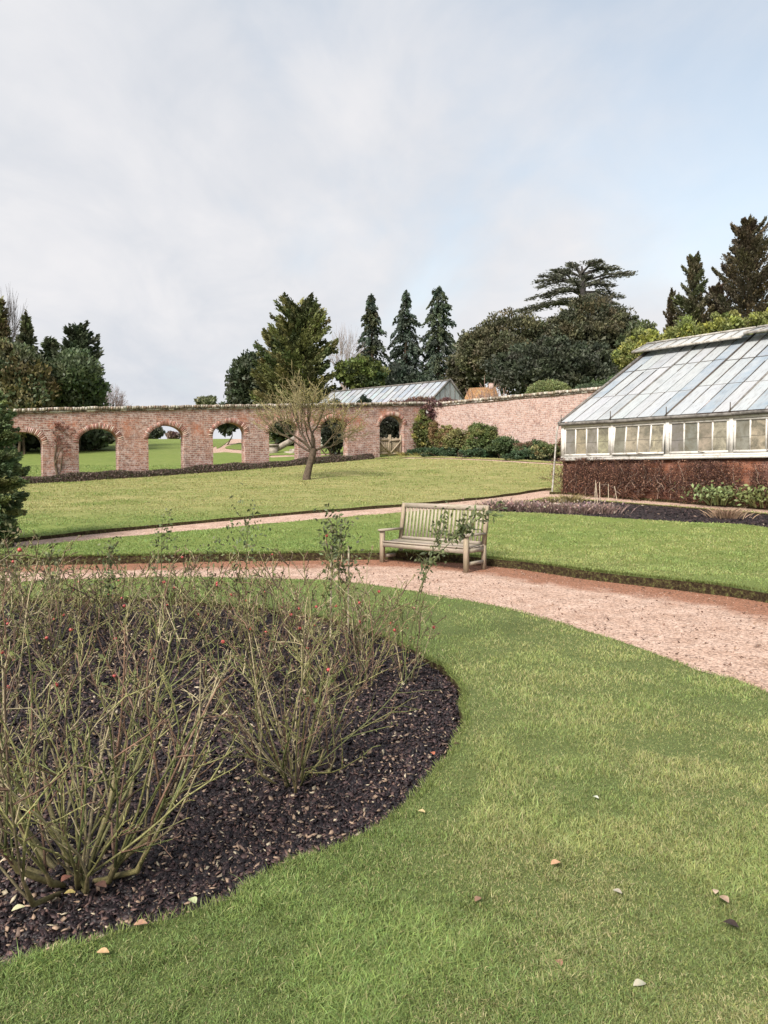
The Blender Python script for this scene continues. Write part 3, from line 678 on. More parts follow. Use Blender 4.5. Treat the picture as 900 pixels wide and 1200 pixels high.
mb.box(0, Lw, 0.02, TH - 0.02, 0, 0.001, shear=slope)
mb.build('brickwork', 'old_brick', aw)
for ai, _ in arches:
    cs_ = ai * WLEN; mb = MB(); nn = 34; aa = np.linspace(0, math.pi, 400); arc = np.r_[0, np.cumsum(np.hypot(np.diff(-HW * np.cos(aa)), np.diff(RISE * np.sin(aa))))]
    for j in range(nn):
        a = float(np.interp((j + 0.5) / nn * arc[-1], arc, aa))
        ex = -math.cos(a); ez = math.sin(a); c0 = np.array([cs_ + HW * ex, -0.012, SPR + RISE * ez]); nv = np.array([ex * RISE, 0, ez * HW]); nv /= np.linalg.norm(nv)
        tv = np.array([nv[2], 0, -nv[0]]); l_ = 0.22 + R.uniform(-.015, .015); w_ = arc[-1] / nn * .43; y1 = TH + 0.012; jy = R.uniform(-0.012, 0.004)
        v = [c0 + nv * r_ + tv * t_ + np.array([0, yy + jy, 0]) for r_ in (-0.004, l_) for t_ in (-w_, w_) for yy in (0, 0.10)]
        v = np.array(v); v[:, 2] += slope * v[:, 0]
        cc = jit([(0.42, 0.27, 0.23), (0.36, 0.19, 0.15), (0.46, 0.34, 0.29), (0.26, 0.13, 0.10)][R.integers(4)], 1, 0.25)[0]
        mb.add(v, [[0, 1, 3, 2], [4, 6, 7, 5], [0, 4, 5, 1], [2, 3, 7, 6], [0, 2, 6, 4], [1, 5, 7, 3]], col=cc)
    mb.build('arch_ring', 'tinted', aw)
def coping(L_, top, sl, parent, th_=TH, step=0.115):
    mb = MB(); s_ = 0
    while s_ < L_:
        w_ = step * R.uniform(0.85, 1.1); dz = R.uniform(-0.018, 0.018)
        t = top(s_)
        cc = jit([(0.45, 0.40, 0.34), (0.20, 0.16, 0.12), (0.62, 0.58, 0.52), (0.30, 0.20, 0.15)][R.integers(4)], 1, 0.3)[0]
        mb.box(s_, s_ + w_ * 0.93, -0.10 + R.uniform(-.01, .01), th_ + 0.10, t + 0.085 + dz, t + 0.215 + dz, cc, sl); s_ += w_
    s_ = 0
    while s_ < L_:
        w_ = R.uniform(0.2, 0.42); t = top(s_)
        cc = jit([(0.66, 0.62, 0.56), (0.10, 0.08, 0.07), (0.30, 0.22, 0.18)][R.integers(3)], 1, 0.3)[0]
        mb.box(s_, s_ + w_ - 0.015, -0.055 + R.uniform(-.008, .008), th_ + 0.055, t + 0.003, t + 0.08, cc, sl); s_ += w_
    return mb.build('coping', 'coping', parent)
coping(Lw, HT, slope, aw)

# garden wall on the right
th2 = math.atan2(W2D[1], W2D[0]); L2 = 26.0
gwz = float(H(*W2A)); gw = empty('garden_wall', (W2A[0], W2A[1], gwz), th2)
tag(gw, 'tall pale pink brick garden wall with projecting coping, right of the gate', 'wall')
top0 = 5.50 - gwz; sl2 = (5.36 - 5.50) / 11.9
mb = MB(); k = 60
for j in range(k):
    sa, sb = L2 * j / k, L2 * (j + 1) / k
    for yy in (0, 0.46):
        vv = []
        for s_ in (sa, sb):
            for q_ in range(8):
                z_ = -2.8 + (top0 + sl2 * s_ + 2.8) * q_ / 7; vv.append((s_, yy + (0.018 * math.sin(s_ * 1.6 + z_ * 2.1) if yy == 0 else 0), z_))
        q = [[i, i + 1, 9 + i, 8 + i] for i in range(7)]
        mb.add(vv, [x[::-1] for x in q] if yy == 0 else q)
mb.add([(0, 0, -2.8), (0, 0.46, -2.8), (0, 0.46, top0), (0, 0, top0)], [[0, 1, 2, 3]])
mb.build('brickwork', 'pink_brick', gw)
cp = coping(L2, lambda s: top0, sl2, gw)

# gate
gi = 5.33; gp_ = WALL0 + WSTEP * gi - WN * 0.18; gate = empty('garden_gate', (gp_[0], gp_[1], float(H(*gp_)) + 0.14), th)
tag(gate, 'pale wooden plank gate with diagonal braces filling the last arch', 'gate')
for sgn in (-1, 1):
    mb = MB(); x0, x1 = (0.01, 0.81) if sgn > 0 else (-0.81, -0.01)
    nb = 6; ww = (x1 - x0) / nb
    for j in range(nb): mb.box(x0 + j * ww + .006, x0 + (j + 1) * ww - .012, 0.04, 0.062, 0.06, 1.02 + 0.05 * (j % 2))
    mb.box(x0, x1, 0, 0.038, 0.10, 0.20); mb.box(x0, x1, 0, 0.038, 0.86, 0.96); mb.box(x0 - 0.001, x0 + 0.07, -0.003, 0.05, 0, 1.22); mb.box(x1 - 0.07, x1 + 0.001, -0.003, 0.05, 0, 1.22)
    leaf_ = mb.build('gate_leaf', 'gate_wood', gate)
    mb = MB(); a, b_ = ((x0 + .05, -.006, .2), (x1 - .05, -.006, .86)) if sgn > 0 else ((x0 + .05, -.006, .86), (x1 - .05, -.006, .2))
    mb.bar(a, b_, 0.05, 0.08, up=(0, 0, 1)); mb.build('brace', 'gate_wood', leaf_)
mb = MB(); mb.box(-0.05, 0.09, -0.035, -0.006, 0.80, 0.84); mb.build('latch', 'iron', gate)

# ------------------------------------------------------------------ plants: generators
def tube_path(a, d, L_, n, curve=0.15, up=0.0, rng=R):
    p = [np.array(a, float)]; d = np.array(d, float); d /= np.linalg.norm(d); st = L_ / n
    for i in range(n):
        d = d + rng.normal(size=3) * curve + np.array([0, 0, up]); d /= np.linalg.norm(d); p.append(p[-1] + d * st)
    return np.array(p), d
def perp_dir(d, ang, rng):
    r = np.cross(d, rng.normal(size=3)); r /= (np.linalg.norm(r) + 1e-9); return d * math.cos(ang) + r * math.sin(ang)
def grow(mb, a, d, L_, r, lvl, P, rng, tips):
    n = 5 if lvl < 2 else 3
    pts_, dl = tube_path(a, d, L_, n, P['curve'], P['up'], rng)
    rr = np.linspace(r, r * P.get('taper', 0.55), n + 1)
    mb.tube(pts_, np.maximum(rr, P['rmin']), 6 if lvl == 0 else (5 if lvl == 1 else 3), jit(P['col'][min(lvl, len(P['col']) - 1)], 1, 0.2, rng)[0])
    if lvl >= P['levels']: tips.append((pts_[-1], dl)); return
    nb = P['nb'][lvl]
    for k in range(nb):
        t = 0.35 + 0.65 * (k + rng.uniform(0.2, 0.8)) / nb if lvl > 0 else 0.75 + 0.25 * rng.uniform()
        i = min(n - 1, int(t * n)); f = t * n - i; p = pts_[i] * (1 - f) + pts_[min(i + 1, n)] * f
        dd = pts_[min(i + 1, n)] - pts_[i]; dd /= np.linalg.norm(dd)
        grow(mb, p, perp_dir(dd, rng.uniform(*P['ang']), rng), L_ * rng.uniform(*P['len']), r * P['rk'] * rng.uniform(0.8, 1.1), lvl + 1, P, rng, tips)
    grow(mb, pts_[-1], dl, L_ * rng.uniform(*P['len']), r * P.get('taper', 0.55), lvl + 1, P, rng, tips)

def bare_tree(name, px, ytop, Y, wpx, col, label, group=None, seed=0, trunk_frac=0.3, leafy=None, dense=1.0, x=None, rmin=0.012):
    g = np.random.default_rng(seed); X = (px - 450) / F_PX * Y if x is None else x; gz = float(H(X, Y)); top = at(px, ytop, Y)[2]; Ht = top - gz
    root = empty(name, (X, Y, gz)); tag(root, label, 'tree', group)
    tips = []; mt = MB(); mc = MB()
    tp, d = tube_path((0, 0, -0.15), (0, 0, 1), Ht * trunk_frac + 0.15, 5, 0.05, 0.02, g)
    mt.tube(tp, np.linspace(Ht * 0.030, Ht * 0.02, 6), 7, col)
    P = dict(curve=0.14, up=0.05, levels=3, nb=[3, 3, 3], ang=(0.35, 0.8), len=(0.6, 0.8), rk=0.62, col=[col], rmin=rmin * Y / 60)
    for k in range(int(7 * dense)):
        a = k * 2.4 + g.uniform(0, 0.6); el = g.uniform(0.6, 1.25); dd = np.array([math.cos(a) * math.cos(el), math.sin(a) * math.cos(el), math.sin(el)])
        grow(mc, tp[-1 - (k % 3)] , dd, Ht * g.uniform(0.26, 0.34), Ht * 0.012, 0, P, g, tips)
    V = np.concatenate(mc.v); wcur = np.percentile(np.abs(V[:, :2]), 98); hcur = V[:, 2].max(); kx = (wpx / 2 / F_PX * Y) / wcur; kz = (Ht - tp[-1][2]) / (hcur - tp[-1][2])
    for v in mc.v: v[:, :2] *= kx; v[:, 2] = tp[-1][2] + (v[:, 2] - tp[-1][2]) * kz
    mt.build('trunk', 'bark', root, True); mc.build('crown', 'bark', root)
    if leafy:
        ml = MB(); T = np.array([t[0] for t in tips]); T[:, :2] *= kx; T[:, 2] = tp[-1][2] + (T[:, 2] - tp[-1][2]) * kz; n = len(T) * leafy[1]
        c = T[g.integers(0, len(T), n)] + g.normal(size=(n, 3)) * leafy[2]; ml.leaves(c, g.normal(size=(n, 3)), leafy[3], leafy[3] * .6, jit(leafy[0], n, 0.3, g), g); ml.build('leaves', 'leaf', root)
    return root

def conifer(name, px, ytop, Y, wpx, col, label, group=None, seed=0, n=9000, leaf=0.30, droop=0.35, shape=0.8, nb=150, skirt=0.04, ragged=0.35, cols2=None, x=None, ht=None, up=0.0, thin=1.0):
    g = np.random.default_rng(seed); X = (px - 450) / F_PX * Y if x is None else x; gz = float(H(X, Y)); Ht = (at(px, ytop, Y)[2] - gz) if ht is None else ht; Rr = wpx / 2 / F_PX * Y
    root = empty(name, (X, Y, gz)); tag(root, label, 'tree', group)
    mt = MB(); lean = g.normal(size=2) * 0.012 * Ht
    zz = np.linspace(-0.3, Ht * 0.97, 9); tx = lean[0] * (zz / Ht) ** 2; ty = lean[1] * (zz / Ht) ** 2
    mt.tube(np.stack([tx, ty, zz], 1), np.linspace(Ht * 0.022, 0.02, 9), 7, (0.10, 0.07, 0.05)); 
    hb = np.sort(g.uniform(skirt, 0.985, nb)); az = np.arange(nb) * 2.399 + g.uniform(-.5, .5, nb)
    prof = np.minimum(1.0, (1 - hb) ** shape * 1.15 + 0.03) * np.minimum(1, 0.55 + hb * 3); ln = Rr * prof * (1 + g.uniform(-ragged, ragged * 0.8, nb))
    rise = g.uniform(0.05, 0.35, nb) + 0.35 * hb + up * g.uniform(.5, 1.3, nb); dr = droop * g.uniform(0.6, 1.4, nb)
    bi = g.choice(nb, n, p=(ln + 0.25 * Rr) / (ln + 0.25 * Rr).sum()); t = g.uniform(0.05, 1.0, n) ** 0.7
    ca, sa = np.cos(az[bi]), np.sin(az[bi]); lat = g.normal(size=n) * 0.20 * thin * ln[bi] * (1.15 - t)
    r_ = ln[bi] * t; z_ = hb[bi] * Ht + ln[bi] * (rise[bi] * t - dr[bi] * t * t) + g.normal(size=n) * leaf * 0.35 - np.abs(lat) * 0.3
    cx_ = np.interp(z_, zz, tx); cy_ = np.interp(z_, zz, ty)
    cenp = np.stack([cx_ + ca * r_ - sa * lat, cy_ + sa * r_ + ca * lat, np.maximum(z_, 0.05)], 1)
    d = np.stack([ca * 1.0 - sa * np.sign(lat) * 0.5, sa + ca * np.sign(lat) * 0.5, rise[bi] - 2 * dr[bi] * t], 1) + g.normal(size=(n, 3)) * 0.35
    bc = jit(col, nb, 0.28, g, 0.10)
    if cols2 is not None: k = g.uniform(size=nb) < 0.35; bc[k] = jit(cols2, int(k.sum()), 0.25, g, 0.1)
    cc = bc[bi] * g.uniform(0.75, 1.25, (n, 1))
    ml = MB(); ml.leaves(cenp, d, leaf * g.uniform(0.6, 1.4, n), leaf * 0.5 * g.uniform(0.6, 1.3, n), cc * 1.6, g)
    mbr = MB()
    for i in range(0, nb, 2):
        tt = np.array([0, .5, .95]); z0 = hb[i] * Ht; mbr.tube(np.stack([np.interp(z0, zz, tx) + math.cos(az[i]) * ln[i] * tt, np.interp(z0, zz, ty) + math.sin(az[i]) * ln[i] * tt, z0 + ln[i] * (rise[i] * tt - dr[i] * tt * tt)], 1), [Ht * .005, Ht * .003, .008], 3, (0.08, 0.055, 0.04))
    tr = mt.build('trunk', 'bark', root, True); mbr.build('branches', 'bark', tr); ml.build('crown', 'leaf', root)
    return root

def bush(name, X, Y, lobes, col, label, cat='shrub', group=None, seed=0, n=6000, leaf=0.12, clump=0.28, nclump=None, fill=0.25, cols2=None, aspect=0.55, stems=6, up=0.3, gz=None):
    """lobes: (dx,dy,z,rx,ry,rz) around (X,Y)"""
    g = np.random.default_rng(seed); gz = float(H(X, Y)) if gz is None else gz; root = empty(name, (X, Y, gz)); tag(root, label, cat, group)
    Lb = np.array(lobes, float); vol = (Lb[:, 3] * Lb[:, 4] * Lb[:, 5]) ** (2 / 3); nc = nclump or max(20, n // 90)
    li = g.choice(len(Lb), nc, p=vol / vol.sum()); s = g.normal(size=(nc, 3)); s /= np.linalg.norm(s, axis=1, keepdims=True); s[:, 2] = np.where(s[:, 2] < -0.35, -s[:, 2], s[:, 2])
    rad = g.uniform(0.80, 1.05, (nc, 1)); cc = Lb[li, :3] + s * Lb[li, 3:6] * rad; cc[:, 2] = np.maximum(cc[:, 2], clump * .3)
    ci = g.integers(0, nc, n); off = g.normal(size=(n, 3)); off /= np.linalg.norm(off, axis=1, keepdims=True); off *= (g.uniform(size=(n, 1)) ** 0.5)
    P = cc[ci] + off * clump * g.uniform(0.6, 1.3, nc)[ci][:, None] * [1, 1, 0.7]
    nf = int(n * fill); lf = g.choice(len(Lb), nf, p=vol / vol.sum()); o2 = g.normal(size=(nf, 3)); o2 /= np.linalg.norm(o2, axis=1, keepdims=True); o2 *= g.uniform(0.35, 0.92, (nf, 1))
    P2 = Lb[lf, :3] + o2 * Lb[lf, 3:6]
    bc = jit(col, nc, 0.30, g, 0.10)
    if cols2 is not None: k = g.uniform(size=nc) < 0.4; bc[k] = jit(cols2, int(k.sum()), 0.25, g, 0.1)
    c1 = bc[ci] * g.uniform(0.7, 1.3, (n, 1)); c2 = jit(col, nf, 0.3, g)
    PP = np.vstack([P, P2]); PP[:, 2] = np.maximum(PP[:, 2], 0.02); cl = np.vstack([c1, c2]); dd = np.vstack([s[ci] + g.normal(size=(n, 3)) * 0.7 + [0, 0, up], g.normal(size=(nf, 3))]); nn = n + nf
    sz = leaf * g.uniform(0.6, 1.4, nn); sz[n:] *= 1.7
    ml = MB(); ml.leaves(PP, dd, sz, sz * aspect, np.clip(cl * 1.5, 0.004, 1), g)
    mt = MB()
    zc = Lb[:, 2].max(); big = Lb[np.argsort(-vol)[:max(1, min(stems, len(Lb)))]]
    for i in range(stems):
        b_ = big[i % len(big)]; e_ = np.array([b_[0], b_[1], b_[2]]) + g.normal(size=3) * b_[3:6] * 0.35; st = np.array([b_[0] * 0.25, b_[1] * 0.25, -0.1]) + g.normal(size=3) * [0.06, 0.06, 0] * max(1, zc * 0.3)
        md = (st + e_) / 2 + g.normal(size=3) * 0.06 * zc; r0 = 0.02 + 0.018 * zc
        mt.tube(np.array([st, md, e_]), [r0, r0 * .7, r0 * .3], 5, (0.10, 0.075, 0.05))
    mt.build('trunk' if cat == 'tree' else 'stems', 'bark', root, True); ml.build('crown' if cat == 'tree' else 'foliage', 'leaf', root)
    return root
def pbush(name, px, ytop, Y, wpx, ybot, col, label, cat='shrub', deep=0.8, lob=5, seed=0, **kw):
    """a shrub or broad tree spanning wpx photo pixels with its top at ytop"""
    g = np.random.default_rng(seed + 99); X = (px - 450) / F_PX * Y; gz = float(H(X, Y)); top = at(px, ytop, Y)[2] - gz; bot = (at(px, ybot, Y)[2] - gz) if ybot else 0.0
    bot = max(0, bot); rx = wpx / 2 / F_PX * Y; hz = (top - bot) / 2; L_ = [(0, 0, bot + hz * 1.0, rx * .72, rx * deep * .8, hz * .98)]
    if bot > .5 and lob == 0: L_ = [(0, 0, bot + hz, rx, rx * deep, hz), (0, 0, bot * .5, rx * .55, rx * .5, bot * .6)]
    for k in range(lob):
        a = k * 2.4 + g.uniform(0, 1); q = g.uniform(0.35, 0.55); zz = bot + hz * g.uniform(0.55, 1.35)
        L_.append((math.cos(a) * rx * 0.55, math.sin(a) * rx * deep * 0.5, zz, rx * q, rx * q * deep, hz * q * 1.1))
    return bush(name, X, Y, L_, col, label, cat, seed=seed, **kw)

# ------------------------------------------------------------------ trees behind the arcade, left
DK = (0.040, 0.052, 0.030); OL = (0.085, 0.088, 0.038); YG = (0.13, 0.15, 0.035); BR = (0.085, 0.060, 0.035); BG = (0.028, 0.042, 0.030)
conifer('conifer', 2, 352, 60, 60, (0.085, 0.080, 0.042), 'dark conifer at the left edge of the photo, tallest of the left group', 'evergreens behind the arcade', 11, 14000, 0.42, 0.25, 0.6, 170, up=0.35, ragged=0.45, cols2=(0.09, 0.08, 0.035))
conifer('conifer', 35, 366, 63, 46, (0.070, 0.078, 0.040), 'narrow pointed conifer second from the left edge', 'evergreens behind the arcade', 12, 12000, 0.38, 0.25, 0.8, 160, up=0.35, ragged=0.4)
conifer('conifer', 62, 398, 66, 50, (0.062, 0.072, 0.040), 'short blunt conifer between the pointed one and the dark ragged one', 'evergreens behind the arcade', 13, 12000, 0.4, 0.2, 0.5, 160)
conifer('conifer', 95, 384, 60, 64, DK, 'dark ragged conifer on the right side of the left group', 'evergreens behind the arcade', 14, 14000, 0.42, 0.15, 0.5, 150, up=0.35, ragged=0.55)
pbush('yew_tree', 88, 412, 55, 82, 500, (0.060, 0.080, 0.040), 'rounded green yew crown above the second arch', 'tree', seed=15, n=16000, leaf=0.28, clump=0.75, group='evergreens behind the arcade')
pbush('yew_tree', 20, 405, 52, 96, 520, (0.12, 0.105, 0.050), 'olive brown evergreen mass behind the first arch', 'tree', seed=16, n=18000, leaf=0.30, clump=0.8, cols2=(0.06, 0.07, 0.036), group='evergreens behind the arcade')
pbush('yew_tree', -60, 380, 55, 130, 520, OL, 'broad evergreen mass at the far left beyond the yew column', 'tree', seed=17, n=14000, leaf=0.34, clump=0.9, group='evergreens behind the arcade')
pbush('yew_tree', 104, 478, 57, 100, None, DK, 'low dark evergreen seen through the second arch', 'tree', seed=18, n=12000, leaf=0.30, clump=0.7, group='evergreens behind the arcade')
pbush('yew_tree', 20, 478, 55, 110, None, (0.022, 0.028, 0.018), 'low dark evergreen seen through the leftmost arch', 'tree', seed=19, n=12000, leaf=0.30, clump=0.7, group='evergreens behind the arcade')
bare_tree('bare_tree', 8, 328, 68, 40, (0.07, 0.06, 0.055), 'thin bare treetop rising over the conifers at the left edge', 'bare trees beyond the walls', 21, 0.5)
bare_tree('bare_tree', 133, 444, 92, 40, (0.20, 0.15, 0.14), 'small round bare tree above the coping right of the left group', 'bare trees beyond the walls', 22, 0.25, dense=1.6)
pbush('far_shrub', 180, 499, 105, 30, 516, (0.05, 0.06, 0.045), 'dark distant shrub seen at the left of the third arch', 'shrub', seed=23, n=2500, leaf=0.4, clump=0.6)
pbush('far_shrub', 204, 507, 110, 18, 517, (0.14, 0.10, 0.09), 'pinkish distant shrub seen at the right of the third arch', 'shrub', seed=24, n=1500, leaf=0.4, clump=0.5)
pbush('far_tree', 244, 467, 88, 24, 476, (0.10, 0.11, 0.06), 'small distant round tree just above the coping left of centre', 'tree', seed=25, n=2500, leaf=0.35, clump=0.6)
# centre group
pbush('dark_tree', 292, 411, 64, 42, 500, DK, 'dark tree on the left side of the centre group', 'tree', seed=31, stems=1, n=12000, leaf=0.32, clump=0.75, lob=7)
pbush('dark_tree', 266, 474, 66, 44, 512, DK, 'dark drooping branches seen through the fourth arch', 'tree', seed=32, stems=1, n=5000, leaf=0.3, clump=0.5)
conifer('cypress', 352, 356, 60, 92, (0.115, 0.118, 0.045), 'broad olive green cypress towering behind the bare lawn tree', None, 33, 36000, 0.30, 0.1, 0.42, 240, ragged=0.35, up=0.4, cols2=(0.055, 0.066, 0.028))
conifer('cypress', 325, 392, 61, 62, (0.105, 0.105, 0.042), 'lower olive cypress shoulder on the left of the broad one', None, 34, 18000, 0.30, 0.1, 0.45, 150, up=0.4, cols2=(0.05, 0.06, 0.025))
pbush('dark_tree', 345, 480, 58, 90, None, DK, 'low dark evergreen seen through the fifth arch', 'tree', seed=35, n=9000, leaf=0.3, clump=0.6)
pbush('dark_tree', 388, 480, 60, 70, 508, (0.022, 0.03, 0.02), 'low dark evergreen seen through the sixth arch', 'tree', seed=36, n=9000, leaf=0.3, clump=0.6)
bare_tree('bare_tree', 402, 376, 74, 46, (0.30, 0.25, 0.22), 'pale bare tree between the olive cypress and the tall spires', 'bare trees beyond the walls', 37, 0.45)
SPD = (0.046, 0.062, 0.045)
conifer('spire_conifer', 437, 343, 74, 58, SPD, 'leftmost of the three tall dark spire conifers', 'three tall spire conifers', 41, 16000, 0.30, 0.75, 0.75, 190, ragged=0.45, cols2=(0.055, 0.06, 0.03))
conifer('spire_conifer', 475, 338, 74, 66, SPD, 'middle one of the three tall dark spire conifers', 'three tall spire conifers', 42, 17000, 0.30, 0.85, 0.75, 190, ragged=0.45)
conifer('spire_conifer', 513, 335, 74, 66, SPD, 'rightmost of the three tall dark spire conifers, with a bent tip', 'three tall spire conifers', 43, 19000, 0.30, 0.9, 0.62, 200, ragged=0.45, cols2=(0.045, 0.058, 0.032))
pbush('laurel', 424, 418, 60, 56, 470, (0.085, 0.105, 0.030), 'yellow green laurel below the leftmost spire conifer', 'shrub', seed=44, n=9000, leaf=0.26, clump=0.55, cols2=(0.035, 0.05, 0.022))
pbush('dark_shrub', 470, 432, 66, 110, None, (0.028, 0.038, 0.026), 'dark evergreen undergrowth at the foot of the spire conifers', 'shrub', seed=45, n=12000, leaf=0.34, clump=0.8)
pbush('dark_shrub', 428, 458, 46, 26, None, (0.028, 0.042, 0.028), 'small dark pointed shrub before the far glasshouse roof', 'shrub', seed=46, n=4000, leaf=0.14, clump=0.25)
pbush('dark_shrub', 394, 461, 46.5, 26, None, (0.030, 0.040, 0.026), 'small dark rounded shrub at the left end of the far glasshouse', 'shrub', seed=47, n=4000, leaf=0.14, clump=0.25)
pbush('dark_shrub', 459, 478, 46.5, 56, None, (0.030, 0.034, 0.024), 'dark evergreen seen above the wooden gate', 'shrub', seed=48, lob=9, n=16000, leaf=0.14, clump=0.3)
pbush('dark_shrub', 390, 482, 45.5, 44, None, (0.030, 0.036, 0.024), 'dark evergreen close behind the sixth arch', 'shrub', seed=49, n=8000, leaf=0.14, clump=0.3)
# right of centre
pbush('yew_tree', 600, 366, 62, 130, 470, (0.062, 0.064, 0.036), 'huge dark yew left of the cedar', 'tree', seed=51, n=60000, leaf=0.22, clump=0.62, lob=16, cols2=(0.085, 0.082, 0.045), deep=0.7)
pbush('yew_tree', 686, 346, 60, 124, 475, (0.052, 0.056, 0.033), 'huge dark yew under the cedar', 'tree', seed=52, n=62000, leaf=0.22, clump=0.62, lob=16, cols2=(0.085, 0.078, 0.042), deep=0.7)
pbush('yew_tree', 640, 395, 57, 150, 480, (0.044, 0.052, 0.034), 'low dark yew skirt between the two huge yews', 'tree', seed=53, n=34000, leaf=0.22, clump=0.6, lob=14, deep=0.6)
pbush('yew_tree', 545, 408, 68, 50, None, (0.055, 0.055, 0.030), 'brownish shrubby yew right of the spire conifers', 'tree', seed=54, n=9000, leaf=0.3, clump=0.7)
pbush('far_tree', 546, 397, 90, 34, 412, (0.14, 0.15, 0.10), 'pale grey green flat treetop just right of the spires', 'tree', seed=55, n=2500, leaf=0.35, clump=0.6)
pbush('clipped_dome', 642, 446, 47, 52, 478, (0.15, 0.175, 0.075), 'clipped green dome shrub rising above the pink wall', 'shrub', seed=56, n=30000, leaf=0.07, clump=0.12, lob=0, nclump=1800)
pbush('clipped_dome', 690, 450, 49, 50, 480, (0.065, 0.085, 0.05), 'darker clipped dome behind the wall, right of the green one', 'shrub', seed=57, n=9000, leaf=0.09, clump=0.18, lob=0, nclump=500)
pbush('shrub', 716, 438, 50, 60, None, (0.05, 0.075, 0.03), 'leafy dark shrub between the dome and the glasshouse roof', 'shrub', seed=58, n=8000, leaf=0.16, clump=0.35)
bare_tree('bare_shrub', 576, 441, 46, 62, (0.36, 0.25, 0.20), 'pale twiggy bare shrub behind the wall beside the clay roof', None, 59, 0.12, dense=3.0, rmin=0.020)
# laurels behind the glasshouse
LG = (0.12, 0.135, 0.045)
for i, a in enumerate([(752, 392, 44, 64, 'bright green laurel at the upper left corner of the glasshouse roof'), (800, 378, 43, 74, 'bright green laurel behind the ridge, second from the left'),
                       (848, 368, 42, 80, 'bright green laurel behind the ridge below the brown conifers'), (900, 362, 41, 80, 'bright green laurel behind the ridge at the right edge'), (955, 360, 40, 80, 'bright green laurel beyond the right edge of the photo')]):
    pbush('laurel', a[0], a[1] - 4, a[2], a[3], 450, LG, a[4], 'shrub', seed=60 + i, n=12000, leaf=0.17, clump=0.38, cols2=(0.19, 0.20, 0.05), group='laurels behind the glasshouse')
pbush('far_tree', 742, 380, 58, 60, 470, (0.10, 0.115, 0.05), 'mid green tree between the yew and the laurels', 'tree', seed=66, n=10000, leaf=0.26, clump=0.6, cols2=(0.05, 0.06, 0.03))
BC = (0.075, 0.062, 0.038)
conifer('brown_conifer', 808, 298, 56, 60, (0.085, 0.080, 0.050), 'brownish ragged conifer left of the tallest brown one', 'brown conifers behind the glasshouse', 71, 38080, 0.20, 0.0, 0.6, 150, ragged=0.40, up=0.6, thin=1.7, cols2=(0.07, 0.075, 0.035))
conifer('brown_conifer', 785, 338, 57, 36, BC, 'smallest brown conifer standing left of its taller neighbours', 'brown conifers behind the glasshouse', 72, 23800, 0.20, 0.0, 0.7, 110, ragged=0.40, up=0.6, thin=1.7)
conifer('brown_conifer', 873, 260, 55, 92, BC, 'tallest brownish conifer over the right end of the glasshouse', 'brown conifers behind the glasshouse', 73, 66640, 0.20, 0.0, 0.55, 200, ragged=0.40, up=0.6, thin=1.7, cols2=(0.06, 0.05, 0.035))
conifer('brown_conifer', 912, 288, 55, 60, (0.085, 0.080, 0.050), 'brownish conifer cut off by the right edge of the photo', 'brown conifers behind the glasshouse', 74, 33320, 0.20, 0.0, 0.6, 130, ragged=0.40, up=0.6, thin=1.7)
conifer('brown_conifer', 838, 335, 58, 50, (0.07, 0.055, 0.035), 'low brownish conifer between the two tall brown ones', 'brown conifers behind the glasshouse', 75, 26180, 0.20, 0.0, 0.5, 130, ragged=0.40, up=0.6, thin=1.7)

# cedar of flat tiers
def cedar():
    g = np.random.default_rng(81); Y = 74.0; k = Y / F_PX; X = (677 - 450) * k; gz = float(H(X, Y)); root = empty('cedar', (X, Y, gz))
    tag(root, 'wide flat topped cedar with layered branches above the huge yews', 'tree')
    zt = lambda py: at(677, py, Y)[2] - gz
    mt = MB(); zz = np.array([-0.3, zt(420), zt(370), zt(335), zt(312)]); mt.tube(np.stack([[0, -.2, 0, .3, .1], [0] * 5, zz], 1), [.8, .6, .42, .26, .08], 8, (0.055, 0.05, 0.05)); tr = mt.build('trunk', 'bark', root, True)
    tiers = [(-62, 334, 352), (-80, 346, 366), (-55, 324, 334), (-30, 318, 318), (-12, 314, 309), (20, 316, 311), (45, 318, 315), (62, 326, 322), (40, 332, 336), (52, 338, 348), (55, 348, 362), (30, 342, 356), (-40, 336, 345), (-68, 352, 364), (-45, 350, 358), (-25, 340, 340), (10, 330, 326), (-50, 328, 326), (35, 345, 368)]
    P = []; Dd = []; Cc = []; mbr = MB()
    for j, (dx, ys, ye) in enumerate(tiers):
        for rep in range(2):
            yoff = g.uniform(-4.5, 4.5) if rep else g.uniform(-1, 1); sc = 1 if rep == 0 else g.uniform(0.6, 0.95); st = np.array([0, 0, zt(ys + 6 + g.uniform(-2, 4))]); en = np.array([dx * k * sc, yoff, zt(ye + g.uniform(-2, 3) * (rep > 0))])
            md = st * 0.5 + en * 0.5 + [0, 0, 0.35]; path = np.array([st, md, en]); mbr.tube(path, [.13, .09, .03], 5, (0.07, 0.065, 0.06))
            n = 210; t = g.uniform(0.30, 1.0, n) ** .8; base = np.where(t[:, None] < .5, st + (md - st) * t[:, None] * 2, md + (en - md) * (t[:, None] - .5) * 2)
            d = (en - st) / np.linalg.norm(en - st); sid = np.array([-d[1], d[0], 0]); w = g.normal(size=n) * .8 * np.sin(np.clip(t, 0, 1) * 2.6 + .3)
            P.append(base + sid * w[:, None] + np.column_stack([g.normal(size=n) * .15, np.zeros(n), g.uniform(-.05, .16, n) - 0.07 * np.abs(w)])); Dd.append(np.tile(d, (n, 1)) + sid * np.sign(w)[:, None] * .8 + g.normal(size=(n, 3)) * [.4, .4, .12])
            Cc.append(jit((0.115, 0.120, 0.090), n, 0.4, g))
    P = np.vstack(P); ml = MB(); ml.leaves(P, np.vstack(Dd), 0.40 * g.uniform(.5, 1.3, len(P)), 0.12, np.vstack(Cc), g); mbr.build('branches', 'bark', tr); ml.build('crown', 'leaf', root)
cedar()

